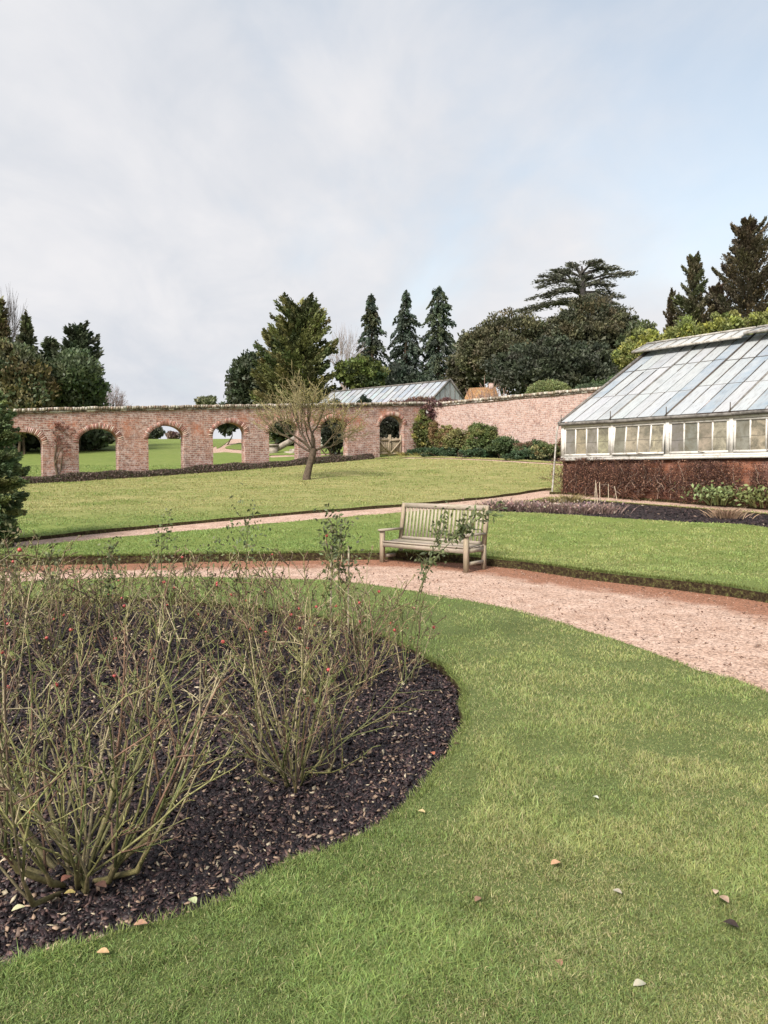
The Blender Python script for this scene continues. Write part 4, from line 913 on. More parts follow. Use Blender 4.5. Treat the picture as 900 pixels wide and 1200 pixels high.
# ------------------------------------------------------------------ far glasshouse, clay roofed shed, stone steps
def far_glasshouse():
    A = np.array([4.4, 50.0]); D = np.array([-7.1, 6.0]); D /= np.linalg.norm(D); zg = 3.3
    o = empty('far_glasshouse', (A[0], A[1], zg), math.atan2(D[1], D[0])); tag(o, 'white span roofed glasshouse whose roof shows above the arcade wall', 'glasshouse')
    Ln = 11.0; hr = 7.8 - zg; he = 6.25 - zg; hw = 2.25
    mb = MB(); n = 20
    for j in range(n):
        for sg in (-1, 1):
            x0, x1 = Ln * j / n, Ln * (j + 1) / n
            for r in range(3):
                t0, t1 = r / 3, (r + 1) / 3; v = [(x0 + .02, sg * hw * (1 - t0), he + (hr - he) * t0), (x1 - .02, sg * hw * (1 - t0), he + (hr - he) * t0), (x1 - .02, sg * hw * (1 - t1), he + (hr - he) * t1 + .01), (x0 + .02, sg * hw * (1 - t1), he + (hr - he) * t1 + .01)]
                mb.add(v, [[0, 1, 2, 3]], col=jit((0.36, 0.41, 0.46) if R.uniform() < .75 else (0.26, 0.33, 0.40), 1, .12)[0])
    rf = mb.build('roof', 'roof_glass', o); mb = MB()
    for j in range(n + 1):
        for sg in (-1, 1): mb.bar((Ln * j / n, sg * hw, he), (Ln * j / n, 0, hr + .02), .035 if j % 4 else .06, .05)
    mb.bar((-.08, 0, hr + .04), (Ln, 0, hr + .04), .10, .10); mb.build('glazing_bars', 'grey_bar', rf)
    for sg in (-1, 1):
        mb = MB(); mb.bar((-.03, sg * (hw + .1), he - .07), (-.03, 0, hr + .08), .07, .14); mb.build('barge_board', 'grey_bar', o)
    mb = MB(); mb.add([(0, -hw, 0), (0, hw, 0), (0, hw, he), (0, 0, hr), (0, -hw, he)], [[0, 1, 2, 4]], [[2, 3, 4]], col=(.62, .66, .68)); mb.build('gable', 'roof_glass', o)
    mb = MB()
    for j in range(9):
        y = -hw + 2 * hw * j / 8; zt_ = he + (hr - he) * (1 - abs(y) / hw); mb.box(-.03, .0 - .003, y - .025, y + .025, 1.0, zt_)
    mb.box(-.035, -.004, -hw, hw, he - .05, he + .05); mb.build('gable_bars', 'grey_bar', o)
    mb = MB(); mb.box(0.01, Ln, -hw, -hw + .1, -.5, he); mb.box(0.01, Ln, hw - .1, hw, -.5, he); mb.build('side_wall', 'paint', o)
far_glasshouse()
def shed():
    p = at(560, 470, 52); zg = float(H(p[0], 52)); o = empty('shed', (p[0], 52, zg), math.radians(-20)); tag(o, 'low outbuilding with an orange clay tiled roof behind the far glasshouse gable', 'outbuilding')
    zt = at(560, 451, 52)[2] - zg; ze = at(560, 474, 52)[2] - zg; mb = MB(); mb.box(-1.0, 0.9, 0.3, 3.0, -.3, ze + .1); mb.build('wall', 'stone', o)
    mb = MB(); mb.add([(-1.2, 0, ze), (1.1, 0, ze), (.9, 1.6, zt), (-1.0, 1.6, zt), (1.1, 3.2, ze), (-1.2, 3.2, ze)], [[0, 1, 2, 3], [3, 2, 4, 5]], [[1, 4, 2], [0, 3, 5]]); rf = mb.build('roof', 'clay', o)
    mb = MB(); mb.box(0.45, .75, 1.4, 1.7, zt - .3, zt + .25); mb.build('chimney', 'pink_brick', rf)
shed()
def steps():
    p = gnd(328, 531, 80); Y = 50.0; X = (330 - 450) / F_PX * Y; zg = float(H(X, Y)); o = empty('stone_steps', (X, Y, zg), math.radians(25)); tag(o, 'stone garden steps with a sloping parapet seen through the fifth arch', 'steps')
    mb = MB(); mb.box(-1.0, -.35, -.3, .3, -.4, .55); mb.build('pier', 'stone', o); mb = MB(); mb.box(-1.08, -.27, -.38, .38, .553, .66); mb.build('pier_cap', 'stone', o)
    mb = MB(); mb.bar((-.35, 0, .35), (1.7, .9, 1.35), .25, .35); mb.build('parapet', 'stone', o)
    for j in range(5):
        mb = MB(); mb.box(-.3 + j * .38, .1 + j * .38, -1.5, -.3, -.4 + .16 * j, -.1 + .16 * j + .12); mb.build('step', 'stone', o)
steps()

# ------------------------------------------------------------------ the near glasshouse
def glasshouse():
    zg = 0.80; o = empty('glasshouse', (GH0[0], GH0[1], zg), math.atan2(GE[1], GE[0])); tag(o, 'big white framed glasshouse with limewashed roof on a brick base', 'glasshouse')
    BAY = 1.9; NBAY = 8; Ln = BAY * NBAY; ZS, ZE, ZR, YR = 1.32, 2.42, 5.55, 5.58; YB, ZBk = 8.6, 3.8
    mb = MB(); mb.box(0.0, Ln, 0.06, 0.30, -.6, ZS - .10); mb.box(0.0, .24, 0.302, YB, -.6, ZS - .10); mb.build('base_wall', 'red_brick', o)
    mb = MB(); mb.box(-.04, Ln, -.06, .32, ZS - .097, ZS - .02); mb.box(-.03, Ln, -.02, .20, ZS - .018, ZS + .045); mb.build('sill', 'paint', o)
    for j in range(NBAY + 1):
        mb = MB(); x = j * BAY; mb.box(x - .055, x + .055, 0.0, .14, ZS + .047, ZE - .10); mb.build('post', 'paint', o)
    mb = MB(); mb.box(-.04, Ln, -.01, .16, ZE - .098, ZE - .005); mb.build('eaves_board', 'paint', o)
    mb = MB(); xs = np.linspace(-.08, Ln, 30); mb.tube(np.stack([xs, 0 * xs - .07, ZE + .02 + .008 * np.sin(xs * 2.1)], 1), .055, 8); mb.build('gutter', 'grey_bar', o)
    g = np.random.default_rng(5)
    for j in range(NBAY):      # casement windows, four lights each
        x0 = j * BAY + .075; x1 = (j + 1) * BAY - .075; z0 = ZS + .06; z1 = ZE - .11
        tilt = 0.10 if j == 1 else 0.0; zt = z1
        def xf(v, tilt=tilt, zt=zt):
            v = v.copy(); dz = zt - v[:, 2]; v[:, 1] -= dz * tilt; return v
        mb = MB(); w = .05
        mb.box(x0, x1, .02, .075, z1 - w, z1, xf=xf); mb.box(x0, x1, .02, .075, z0, z0 + w * 1.3, xf=xf)
        for k in range(5):
            xx = x0 + (x1 - x0 - w) * k / 4; mb.box(xx, xx + (w if k in (0, 4) else w * .75), .023, .072, z0 + w * 1.3, z1 - w, xf=xf)
        wn = mb.build('window', 'paint', o)
        mb = MB()
        for k in range(4):
            xa = x0 + w * .5 + (x1 - x0 - w) * k / 4; xb = xa + (x1 - x0 - w) / 4 - .005; zm = z0 + (z1 - z0) * g.uniform(.42, .5)
            cc = jit((0.33, 0.295, 0.215) if g.uniform() < .7 else (0.20, 0.195, 0.17), 1, .15, g)[0]
            mb.add(xf(np.array([(xa, .046, z0 + .03), (xb, .046, z0 + .03), (xb, .046, zm), (xa, .046, zm)])), [[0, 1, 2, 3]], col=cc); mb.add(xf(np.array([(xa, .050, zm - .01), (xb, .050, zm - .01), (xb, .050, z1 - .03), (xa, .050, z1 - .03)])), [[0, 1, 2, 3]], col=cc * .93)
            mb.add(xf(np.array([(xa, .044, zm - .006), (xb, .044, zm - .006), (xb, .044, zm + .006), (xa, .044, zm + .006)])), [[0, 1, 2, 3]], col=(.05, .045, .04))
        mb.build('panes', 'window_glass', wn)
        mb = MB(); mb.bar((x0 + .9, -.02 - tilt, z0 + .05), (x0 + 1.1, -.03 - tilt, z0 + .02), .02, .02); mb.build('stay', 'iron', wn)
    # roof panels
    SL = (ZR - ZE) / YR; yz = lambda t: (t * YR - .10 * (1 - t), ZE + .05 + (ZR - ZE) * t)
    for j in range(NBAY):
        mb = MB(); mbb = MB(); x0 = j * BAY; ns = 4
        clean = {0: [0], 1: [3], 2: [2], 3: [1], 4: [3]}.get(j, [2])
        rows = [0, .30 + g.uniform(-.02, .02), .63 + g.uniform(-.02, .02), .93]
        for k in range(ns):
            xa = x0 + BAY * k / ns + .012; xb = x0 + BAY * (k + 1) / ns - .012
            for r in range(3):
                (ya, za), (yb, zb2) = yz(rows[r]), yz(rows[r + 1] + .01); up_ = .010 * (3 - r) + g.uniform(0, .004); base = (0.47, 0.50, 0.52)
                if k in clean and not (j == 0 and r == 0): base = (0.29, 0.36, 0.43)
                elif g.uniform() < .2: base = (0.40, 0.44, 0.47)
                mb.add([(xa, ya, za + up_ + .012), (xb, ya, za + up_ + .012), (xb, yb, zb2 + up_), (xa, yb, zb2 + up_)], [[0, 1, 2, 3]], col=jit(base, 1, .06, g, .02)[0])
        pn = mb.build('roof_panel', 'roof_glass', o)
        for k in range(ns):
            xx = x0 + BAY * k / ns; big = (k == 0); (ya, za), (yb, zb2) = yz(0), yz(.97); wd = .055 if big else .018
            if big: mbb.bar((xx, ya, za + .035), (xx, yb, zb2 + .03), wd, .05)
            else:
                t = 0
                while t < .95:      # broken, weathered bar
                    t2 = min(.95, t + g.uniform(.08, .3)); (yA, zA), (yB, zB) = yz(t), yz(t2)
                    if g.uniform() < .75: mbb.bar((xx, yA, zA + .035), (xx, yB, zB + .035), wd * g.uniform(.7, 1.5), .03)
                    t = t2
        for r in (1, 2):
            (ya, za) = yz(rows[r]); mbb.bar((x0 + .03, ya, za + .033), (x0 + BAY - .03, ya, za + .033), .018, .012)
        mbb.build('glazing_bars', 'iron' if j % 2 == 0 else 'grey_bar', pn)
        mb = MB(); mb.bar((x0 + .02, -.10, ZE + .05), (x0 + .02, -.10, ZE + .34), .02, .02); mb.build('roof_spike', 'iron', o)
    # back slope, ridge, vents
    mb = MB(); mb.add([(0, YR, ZR + .02), (Ln, YR, ZR + .02), (Ln, YB, ZBk), (0, YB, ZBk)], [[0, 1, 2, 3]], col=(.5, .55, .6)); mb.build('rear_roof', 'roof_glass', o)
    mb = MB(); mb.add([(0.0, .05, ZS), (0.0, YB, ZS), (0.0, YB, ZBk), (0.0, YR, ZR - .03), (0.0, .05, ZE)], [[0, 1, 2, 3]], [[0, 3, 4]], col=(.5, .54, .56)); mb.build('gable', 'roof_glass', o)
    mb = MB(); mb.bar((-.05, -.12, ZE + .03), (-.05, YR * .97, ZR + .0), .09, .13); mb.build('barge_board', 'grey_bar', o)
    mb = MB(); mb.bar((-.3, YR, ZR + .10), (Ln, YR, ZR + .10), .12, .10); mb.build('ridge', 'weathered', o)
    for j in range(NBAY // 2):
        xa = j * 2 * BAY - (.35 if j == 0 else -.02); xb = (j + 1) * 2 * BAY - .05; tl = [.10, .20, .12, .05][j]
        mb = MB(); ya, za = YR - 1.02, ZR - .30 + tl; yb, zb2 = YR - .02, ZR + .20
        mb.add([(xa, ya, za), (xb, ya, za), (xb, yb, zb2), (xa, yb, zb2), (xa, ya, za - .03), (xb, ya, za - .03), (xb, yb, zb2 - .03), (xa, yb, zb2 - .03)], [[0, 1, 2, 3], [4, 7, 6, 5], [0, 4, 5, 1], [1, 5, 6, 2], [0, 3, 7, 4]], col=(.50, .52, .52)); vt = mb.build('ridge_vent', 'roof_glass', o)
        mb = MB(); mb.bar((xa, ya, za - .01), (xb, ya, za - .01), .06, .07); mb.bar((xa, yb, zb2 + .03), (xb, yb, zb2 + .03), .07, .06)
        nn = 9
        for k in range(nn + 1): xx = xa + (xb - xa) * k / nn; mb.bar((xx, ya, za + .02), (xx, yb, zb2 + .02), .035, .03)
        mb.build('vent_frame', 'weathered', vt)
    mb = MB(); mb.tube([(-.10, -.10, ZE - .02), (-.14, -.12, ZE - .25), (-.20, -.14, 1.2), (-.28, -.16, .02)], .028, 8); mb.build('downpipe', 'weathered', o)
    mb = MB(); mb.box(0.3, Ln - .3, 1.2, 1.8, .95, 1.0); mb.build('staging', 'gate_wood', o)
    mb = MB(); mb.add([(0.25, .31, .05), (Ln, .31, .05), (Ln, YB, .05), (0.25, YB, .05)], [[0, 1, 2, 3]]); mb.build('floor_slab', 'stone', o)
    return o
glasshouse()

# climbers on the glasshouse brick base: one thing per plant
CL = [('reddish brown leafless climber at the left corner of the glasshouse base', 0.7), ('dense brown climber below the second glasshouse window', 2.3), ('tangled climber with pale looping stems under the second and third windows', 3.7),
      ('dark brown climber below the third glasshouse window', 5.3), ('rust brown climber under the fourth window near the right edge', 7.0), ('last brown climber, cut by the right edge of the photo', 8.8)]
for i, (lb, s_) in enumerate(CL):
    g = np.random.default_rng(100 + i); P0 = gh(s_, -0.03); o = empty('wall_climber', (P0[0], P0[1], float(H(*P0)) + .06), math.atan2(GE[1], GE[0])); tag(o, lb, 'climber', 'climbers on the glasshouse base')
    mb = MB(); ml = MB(); ends = []
    for k in range(60):
        a = g.uniform(-1.0, 1.0); p = np.array([g.uniform(-.8, .8), -.03, g.uniform(0, .5)]); pts_ = [p.copy()]; d = np.array([math.sin(a), 0, math.cos(a)]); Lc = g.uniform(.7, 1.25)
        for q in range(7):
            d = d + np.array([g.normal() * .30, 0, g.normal() * .25]); d /= np.linalg.norm(d); p = p + d * Lc / 7; p[1] = -.03 - abs(g.normal()) * .05; p[2] = min(max(p[2], .03), 1.20); pts_.append(p.copy()); ends.append(p.copy())
        pale = g.uniform() < (.25 if i == 2 else .06)
        mb.tube(pts_, np.linspace(.011, .004, 8), 4, (0.32, 0.24, 0.19) if pale else jit((0.13, 0.065, 0.045), 1, .4, g)[0])
    mb.build('stems', 'bark', o); E = np.array(ends); n = 7000; c = E[g.integers(0, len(E), n)] + g.normal(size=(n, 3)) * [.07, .025, .06]; c[:, 1] = -np.abs(c[:, 1] + .02) - .01; c[:, 2] = np.clip(c[:, 2], .02, 1.24)
    cc = jit((0.070, 0.038, 0.032), n, .6, g, .15); k = g.uniform(size=n) < .26; cc[k] = jit((0.32, 0.175, 0.115), int(k.sum()), .4, g)
    ml.leaves(c, g.normal(size=(n, 3)), g.uniform(.02, .06, n), g.uniform(.012, .03, n), cc, g); ml.build('dead_leaves', 'leaf', o)

# border plants and canes
def tuft(name, px, py, hgt, spread, n, col, label, seed, group=None, w=0.012, cat='plant', broad=False, droop=0.5, off=0.10):
    g = np.random.default_rng(seed); p = gnd(px, py); o = empty(name, (p[0], p[1], float(H(*p)) + off)); tag(o, label, cat, group); mb = MB()
    for k in range(n):
        a = g.uniform(0, 6.28); rr = abs(g.normal()) * spread * .35; b0 = np.array([math.cos(a) * rr, math.sin(a) * rr, -.02]); L_ = hgt * g.uniform(.55, 1.1); d = np.array([math.cos(a) * g.uniform(.1, .9), math.sin(a) * g.uniform(.1, .9), 1.0]); d /= np.linalg.norm(d)
        t = np.linspace(0, 1, 4)[:, None]; P = b0 + d * L_ * t + np.array([math.cos(a), math.sin(a), -droop]) * (t ** 2) * L_ * .35
        s = np.cross(d, g.normal(size=3)); s /= np.linalg.norm(s); ws = np.array([.7, 1, .8, .1])[:, None] * w * g.uniform(.7, 1.3)
        V = np.stack([P - s * ws, P + s * ws], 1).reshape(-1, 3); mb.add(V, [[2 * i, 2 * i + 1, 2 * i + 3, 2 * i + 2] for i in range(3)], col=jit(col, 1, .35, g)[0])
    if name == 'cut_back_perennial':      # pale stubs and seed heads among the stems
        m = 260; c_ = g.normal(size=(m, 3)) * [spread * .45, spread * .3, hgt * .25] + [0, 0, hgt * .5]; mb.leaves(c_, g.normal(size=(m, 3)) + [0, 0, 1], g.uniform(.04, .10, m), .03, jit((.34, .25, .22), m, .6, g, .2), g)
    if broad:
        m = n * 9; c = g.normal(size=(m, 3)) * [spread * .5, spread * .5, hgt * .25] + [0, 0, hgt * .75]; mb.leaves(c, g.normal(size=(m, 3)) + [0, 0, -.3], g.uniform(.09, .17, m), g.uniform(.05, .08, m), jit(col, m, .45, g), g)
    return mb.build('blades', 'leaf', o)
tuft('leafy_perennial', 846, 595, .46, .8, 120, (0.19, 0.24, 0.10), 'pale green leafy perennial in the border, nearer the greenhouse middle', 131, 'leafy green perennials', .02, broad=True)
tuft('leafy_perennial', 893, 598, .46, .8, 120, (0.20, 0.235, 0.09), 'pale green leafy perennial at the right edge of the border', 132, 'leafy green perennials', .02, broad=True)
tuft('dry_grass_clump', 852, 611, .36, .6, 320, (0.36, 0.25, 0.17), 'straw brown dry grass clump at the front of the border', 133, 'dry grasses in the border', .008)
tuft('dry_grass_clump', 668, 592, .34, .55, 300, (0.30, 0.25, 0.12), 'yellowish dry grass clump beside the glasshouse downpipe', 134, 'dry grasses in the border', .009)
tuft('dry_grass_clump', 645, 594, .28, .45, 200, (0.26, 0.22, 0.11), 'small yellowish clump at the left end of the border', 135, 'dry grasses in the border', .009)
STB = ['purple grey cut back perennial at the far left tip of the border', 'purple grey cut back perennial second from the left tip of the border', 'purple grey cut back perennial third from the left tip', 'cut back perennial in front of the yellowish grass clump', 'cut back perennial in front of the first bamboo canes', 'cut back perennial right of the group of canes', 'cut back perennial left of the border tip, nearest the bench']
for i, (px, py) in enumerate([(600, 600), (618, 601), (636, 602), (655, 603), (680, 604), (704, 604), (585, 600)]):
    tuft('cut_back_perennial', px, py + 1, .28, .8, 420, (0.27, 0.19, 0.165), STB[i], 140 + i, 'cut back perennials in the border', .009, droop=.1)
CN = [(697, 593, 565, 'first bamboo cane from the left in the border'), (700.5, 594, 569, 'second cane from the left, shorter and close to the first'), (703, 593, 567, 'third cane from the left, leaning slightly'), (713, 592, 569, 'fourth bamboo cane, standing alone'), (723.5, 592, 572, 'fifth bamboo cane before the glasshouse base'), (887, 598, 577, 'short cane near the right edge of the border'), (898, 598, 574, 'cane at the very right edge of the border')]
for i, (px, yb, yt, lb) in enumerate(CN):
    p = gnd(px, yb); z0 = float(H(*p)) + .05; hgt = (yb - yt) / F_PX * p[1]; mb = MB(); t = np.linspace(0, 1, 6); lx = R.normal() * .05
    mb.tube(np.stack([t * lx, 0 * t, t * hgt], 1), .014 - .003 * t, 6, (0.48, 0.40, 0.30)); o = mb.build('bamboo_cane', 'bark', None, True); o.location = (p[0], p[1], z0); tag(o, lb, 'cane', 'bamboo canes in the border')

# ------------------------------------------------------------------ planting along the walls
def hedge_row():
    g = np.random.default_rng(160); o_ = WALL0 + WSTEP * -4.3 + WN * .42; o = empty('box_edging', (o_[0], o_[1], 0), 0); tag(o, 'low purple brown clipped edging hedge along the foot of the arcade', 'hedge')
    n = 95000; s = g.uniform(0, (4.78 + 4.3) * WLEN, n); hh = 0.34 + 0.05 * np.sin(s * 1.1) + .03 * np.sin(s * 3.3); a = g.uniform(0, math.pi, n); rr = g.uniform(.8, 1.05, n)
    lx = -np.cos(a) * .30 * rr; lz = np.sin(a) * hh * rr; P = WALL0[None] + WDIR[None] * (s - 4.3 * WLEN)[:, None] + WN[None] * (.42 + lx)[:, None]
    z = H(P[:, 0], P[:, 1]) + .10 + lz; loc = np.stack([P[:, 0] - o_[0], P[:, 1] - o_[1], z], 1); cc = jit((0.105, 0.075, 0.062), n, .5, g, .15); k = g.uniform(size=n) < .22; cc[k] = jit((0.07, 0.085, 0.035), int(k.sum()), .4, g); k = g.uniform(size=n) < .12; cc[k] = jit((0.30, 0.22, 0.19), int(k.sum()), .3, g)
    mb = MB(); mb.leaves(loc, g.normal(size=(n, 3)) + [0, 0, .6], g.uniform(.04, .10, n), g.uniform(.02, .05, n), cc, g); mb.build('foliage', 'leaf', o)
    mb = MB(); ns = 120
    for j in range(ns):
        sj = (j + .5) / ns * (4.78 + 4.3) * WLEN; p = WALL0 + WDIR * (sj - 4.3 * WLEN) + WN * .42; zz = float(H(*p)); mb.tube([(p[0] - o_[0], p[1] - o_[1], zz), (p[0] - o_[0] + .05, p[1] - o_[1], zz + .3)], [.02, .012], 4, (.1, .07, .05))
    mb.build('stems', 'bark', o)
hedge_row()
def wshrub(s_, n_, h_, rx, col, label, seed, n=7000, leaf=.09, cols2=None, clump=.2, ry=.5):
    p = w2(s_, n_); g = np.random.default_rng(seed); L_ = [(0, 0, h_ * .5, rx * .7, ry * .8, h_ * .5)] + [(g.uniform(-.6, .6) * rx, g.uniform(-.3, .3) * ry, h_ * g.uniform(.3, .75), rx * g.uniform(.2, .5), ry * .6, h_ * g.uniform(.15, .32)) for _ in range(8)]
    L_ = [(a_ + g.normal() * .1, b_, c_ * g.uniform(.75, 1.15), d_ * g.uniform(.8, 1.25), e_, f_ * g.uniform(.8, 1.2)) for a_, b_, c_, d_, e_, f_ in L_]; col = tuple(np.array(col) * 1.25)
    return bush('wall_shrub', p[0], p[1], L_, col, label, 'shrub', 'shrubs along the pink wall', seed, n, leaf, clump, cols2=cols2)
wshrub(0.1, .55, 2.45, 1.1, (0.075, 0.085, 0.030), 'tall shrub with yellow tinted leaves right beside the gate', 171, 9000, cols2=(0.24, 0.22, 0.07))
wshrub(1.9, .5, 2.0, 1.0, (0.13, 0.085, 0.045), 'brownish shrub second from the gate', 172, 7000, cols2=(0.15, 0.15, 0.05))
wshrub(3.4, .6, 1.75, 1.0, (0.10, 0.105, 0.040), 'olive shrub third from the gate', 173, 8000, cols2=(0.20, 0.17, 0.08))
wshrub(5.0, .7, 1.85, 1.1, (0.065, 0.085, 0.032), 'fresh green rounded shrub in the middle of the pink wall', 174, 9000, cols2=(0.12, 0.14, 0.05))
wshrub(6.7, .7, 1.15, .9, (0.045, 0.065, 0.028), 'dark green low shrub right of the rounded one', 175, 7000)
wshrub(8.0, .6, 0.95, .9, (0.05, 0.07, 0.032), 'low green shrub fifth along the pink wall', 176, 6000, cols2=(0.12, 0.07, 0.05))
wshrub(9.4, .6, 0.9, .9, (0.06, 0.075, 0.03), 'low leafy shrub near the glasshouse end of the pink wall', 177, 6000, cols2=(0.16, 0.15, 0.07))
wshrub(10.9, .5, 1.4, .8, (0.12, 0.06, 0.04), 'reddish shrub at the glasshouse end of the pink wall', 178, 6000, cols2=(0.07, 0.08, 0.03))
for i, (s_, lb) in enumerate([(0.9, 'dark low greenery at the foot of the yellow tinted shrub'), (3.0, 'dark low greenery below the olive shrub'), (5.8, 'dark low greenery in the middle of the wall bed'), (8.8, 'dark low greenery towards the glasshouse')]):
    wshrub(s_, 1.35, .55, 1.25, (0.035, 0.058, 0.03), lb, 181 + i, 6000, .08, clump=.14, ry=.3)
tuft('yellow_sedge', 476, 536.5, .35, .8, 200, (0.34, 0.30, 0.10), 'yellowish sedge tufts right of the gate foot', 186, None, .014)
tuft('yellow_sedge', 492, 536.5, .30, .8, 180, (0.28, 0.26, 0.10), 'yellowish sedge tufts under the tall shrub by the gate', 187, None, .014)
p = w2(-.2, .2)
bush('wisteria', p[0], p[1], [(-1.2, .1, 2.95, 1.0, .35, .22), (0, .1, 3.05, 1.2, .4, .30), (1.2, -.6, 2.95, .7, .4, .26), (.6, -.3, 2.3, .7, .3, .7)], (0.10, 0.055, 0.055), 'purple brown twiggy climber draped over the corner of the two walls', 'climber', None, 191, 9000, .09, .22, cols2=(0.14, 0.09, 0.07), gz=float(H(*p)))
p = WALL0 + WSTEP * .52 * 0 + WSTEP * (-0.5) + WN * .10
bush('wall_stain_climber', p[0], p[1], [(0, 0, 2.2, .75, .07, .45), (0, 0, 1.3, .5, .06, .8)], (0.16, 0.07, 0.05), 'thin dark climber clinging to the pier between the first two arches', 'climber', None, 192, 2600, .05, .10, fill=0, nclump=120, cols2=(0.09, 0.045, 0.035), gz=float(H(*p)), stems=3)

# yew column at the left edge
conifer('yew_column', -22, 458, 14.2, 84, (0.075, 0.105, 0.048), 'dark green clipped yew column at the left edge beside the round path', None, 201, 60000, 0.075, 0.15, 0.33, 420, skirt=0.01, ragged=0.20, cols2=(0.12, 0.14, 0.055), x=-7.62, ht=3.05)

# ------------------------------------------------------------------ old apple tree on the lawn
def apple():
    g = np.random.default_rng(23); p = gnd(359, 566); o = empty('apple_tree', (p[0], p[1], float(H(*p)) + .12)); tag(o, 'old bare orchard tree with lichened twigs standing on the upper lawn', 'tree'); k = p[1] / F_PX
    mt = MB(); mt.tube(np.array([(0, 0, -.15), (.02, 0, .15), (.12, .02, .55), (.26, 0, 1.05), (.30, 0, 1.25)]), [.20, .155, .135, .14, .12], 9, (.105, .08, .06)); tr = mt.build('trunk', 'bark', o, True)
    mc = MB(); tips = []; fk = np.array([.28, 0, 1.10])
    limbs = [((-.75, .1, .75), 1.35, .085), ((-.35, -.3, 1), 1.3, .065), ((.32, .1, 1), 1.35, .09), ((.15, .5, 1), 1.3, .07), ((.85, -.2, .95), 1.25, .06), ((-.95, -.4, .55), 1.2, .05), ((.1, -.65, .95), 1.2, .055), ((-.6, .6, .8), 1.2, .06), ((.7, .6, .8), 1.1, .05), ((-.1, .1, 1), 1.5, .07)]
    P = dict(curve=.20, up=.10, levels=4, nb=[3, 2, 2, 2], ang=(.35, .95), len=(.52, .74), rk=.46, col=[(.075, .06, .042), (.10, .08, .05), (.17, .145, .08), (.28, .24, .13)], rmin=.0085, taper=.6)
    for d, L_, r in limbs: grow(mc, fk + g.normal(size=3) * .04, np.array(d) / np.linalg.norm(d), L_, r * .72, 0, P, g, tips)
    V = np.concatenate(mc.v); x0, x1 = np.percentile(V[:, 0], [.3, 99.7]); tx0, tx1 = (297 - 359) * k, (431 - 359) * k; zt = (566 - 424) * k; zm = V[:, 2].max()
    for v in mc.v:
        f = np.clip((v[:, 2] - 1.1) / .8, 0, 1); nx = tx0 + (v[:, 0] - x0) * (tx1 - tx0) / (x1 - x0); v[:, 0] = v[:, 0] * (1 - f) + nx * f; v[:, 2] = np.where(v[:, 2] > 1.1, 1.1 + (v[:, 2] - 1.1) * (zt - 1.1) / (zm - 1.1), v[:, 2])
    mc.build('crown', 'bark', o)
    V = np.concatenate(mc.v); hi = V[(V[:, 2] > 2.0)]; n = 2400; c = hi[g.integers(0, len(hi), n)] + g.normal(size=(n, 3)) * .05; w = (c[:, 0] > -.1) | (g.uniform(size=n) < .15); c = c[w]; n = len(c)
    ml = MB(); ml.leaves(c, g.normal(size=(n, 3)), .06, .035, jit((.26, .23, .075), n, .4, g), g); ml.build('lichen', 'leaf', tr)
apple()

# ------------------------------------------------------------------ bench
def bench():
    D = np.array([.75, -.66]); D /= np.linalg.norm(D); ang = math.atan2(D[1], D[0]); o = empty('garden_bench', (.64, 12.35, 0.002), ang); tag(o, 'weathered wooden garden bench with slatted back on the gravel path', 'bench')
    W = .92; z0 = 0.0
    for sx in (-1, 1):
        x = sx * (W - .03); mb = MB(); mb.box(x - .034, x + .034, -.034, .034, z0, .595); mb.build('leg', 'teak_post', o)
        mb = MB(); v = lambda y0, y1, za, zb_: None
        mb.bar((x, .50, z0), (x, .50, .44), .06, .065, up=(0, 1, 0)); mb.bar((x, .50, .42), (x, .60, 1.06), .06, .06, up=(0, 1, 0)); mb.build('leg', 'teak_post', o)
        mb = MB(); mb.box(x - .045, x + .045, -.07, .50, .597, .632); mb.build('armrest', 'teak_long', o)
        mb = MB(); mb.box(x - .02, x + .02, .035, .466, .13, .185); mb.build('side_stretcher', 'teak_long', o)
        mb = MB(); mb.box(x - .022, x + .022, .035, .466, .33, .40); mb.build('side_rail', 'teak_long', o)
    mb = MB(); mb.box(-W + .065, W - .065, -.03, .0, .325, .405); mb.build('front_rail', 'teak_long', o)
    mb = MB(); mb.box(-W + .065, W - .065, .47, .50, .325, .405); mb.build('rear_rail', 'teak_long', o)
    mb = MB()
    for j in range(5): y = -.045 + j * .103; mb.box(-W + .0 + (.07 if j == 0 else 0.005), W - (.07 if j == 0 else 0.005), y, y + .085, .408 + .004 * (j % 2), .43 + .004 * (j % 2) - .012 * math.sin(j * .8))
    mb.build('seat', 'teak_long', o)
    yb = lambda z: .50 + (z - .42) * .10 / .64
    mb = MB(); mb.bar((-W + .0, yb(1.03), 1.03), (W - .0, yb(1.03), 1.03), .045, .085, up=(0, .15, 1)); mb.build('top_rail', 'teak_long', o)
    mb = MB(); mb.bar((-W + .06, yb(.455), .455), (W - .06, yb(.455), .455), .035, .055, up=(0, .15, 1)); mb.build('lower_back_rail', 'teak_long', o)
    n = 21
    for j in range(n):
        x = -W + .13 + (2 * W - .26) * j / (n - 1); mb = MB(); mb.bar((x, yb(.478), .478), (x, yb(.99), .99), .042, .014, up=(0, 1, 0)); mb.build('back_slat', 'teak_slat', o)
bench()

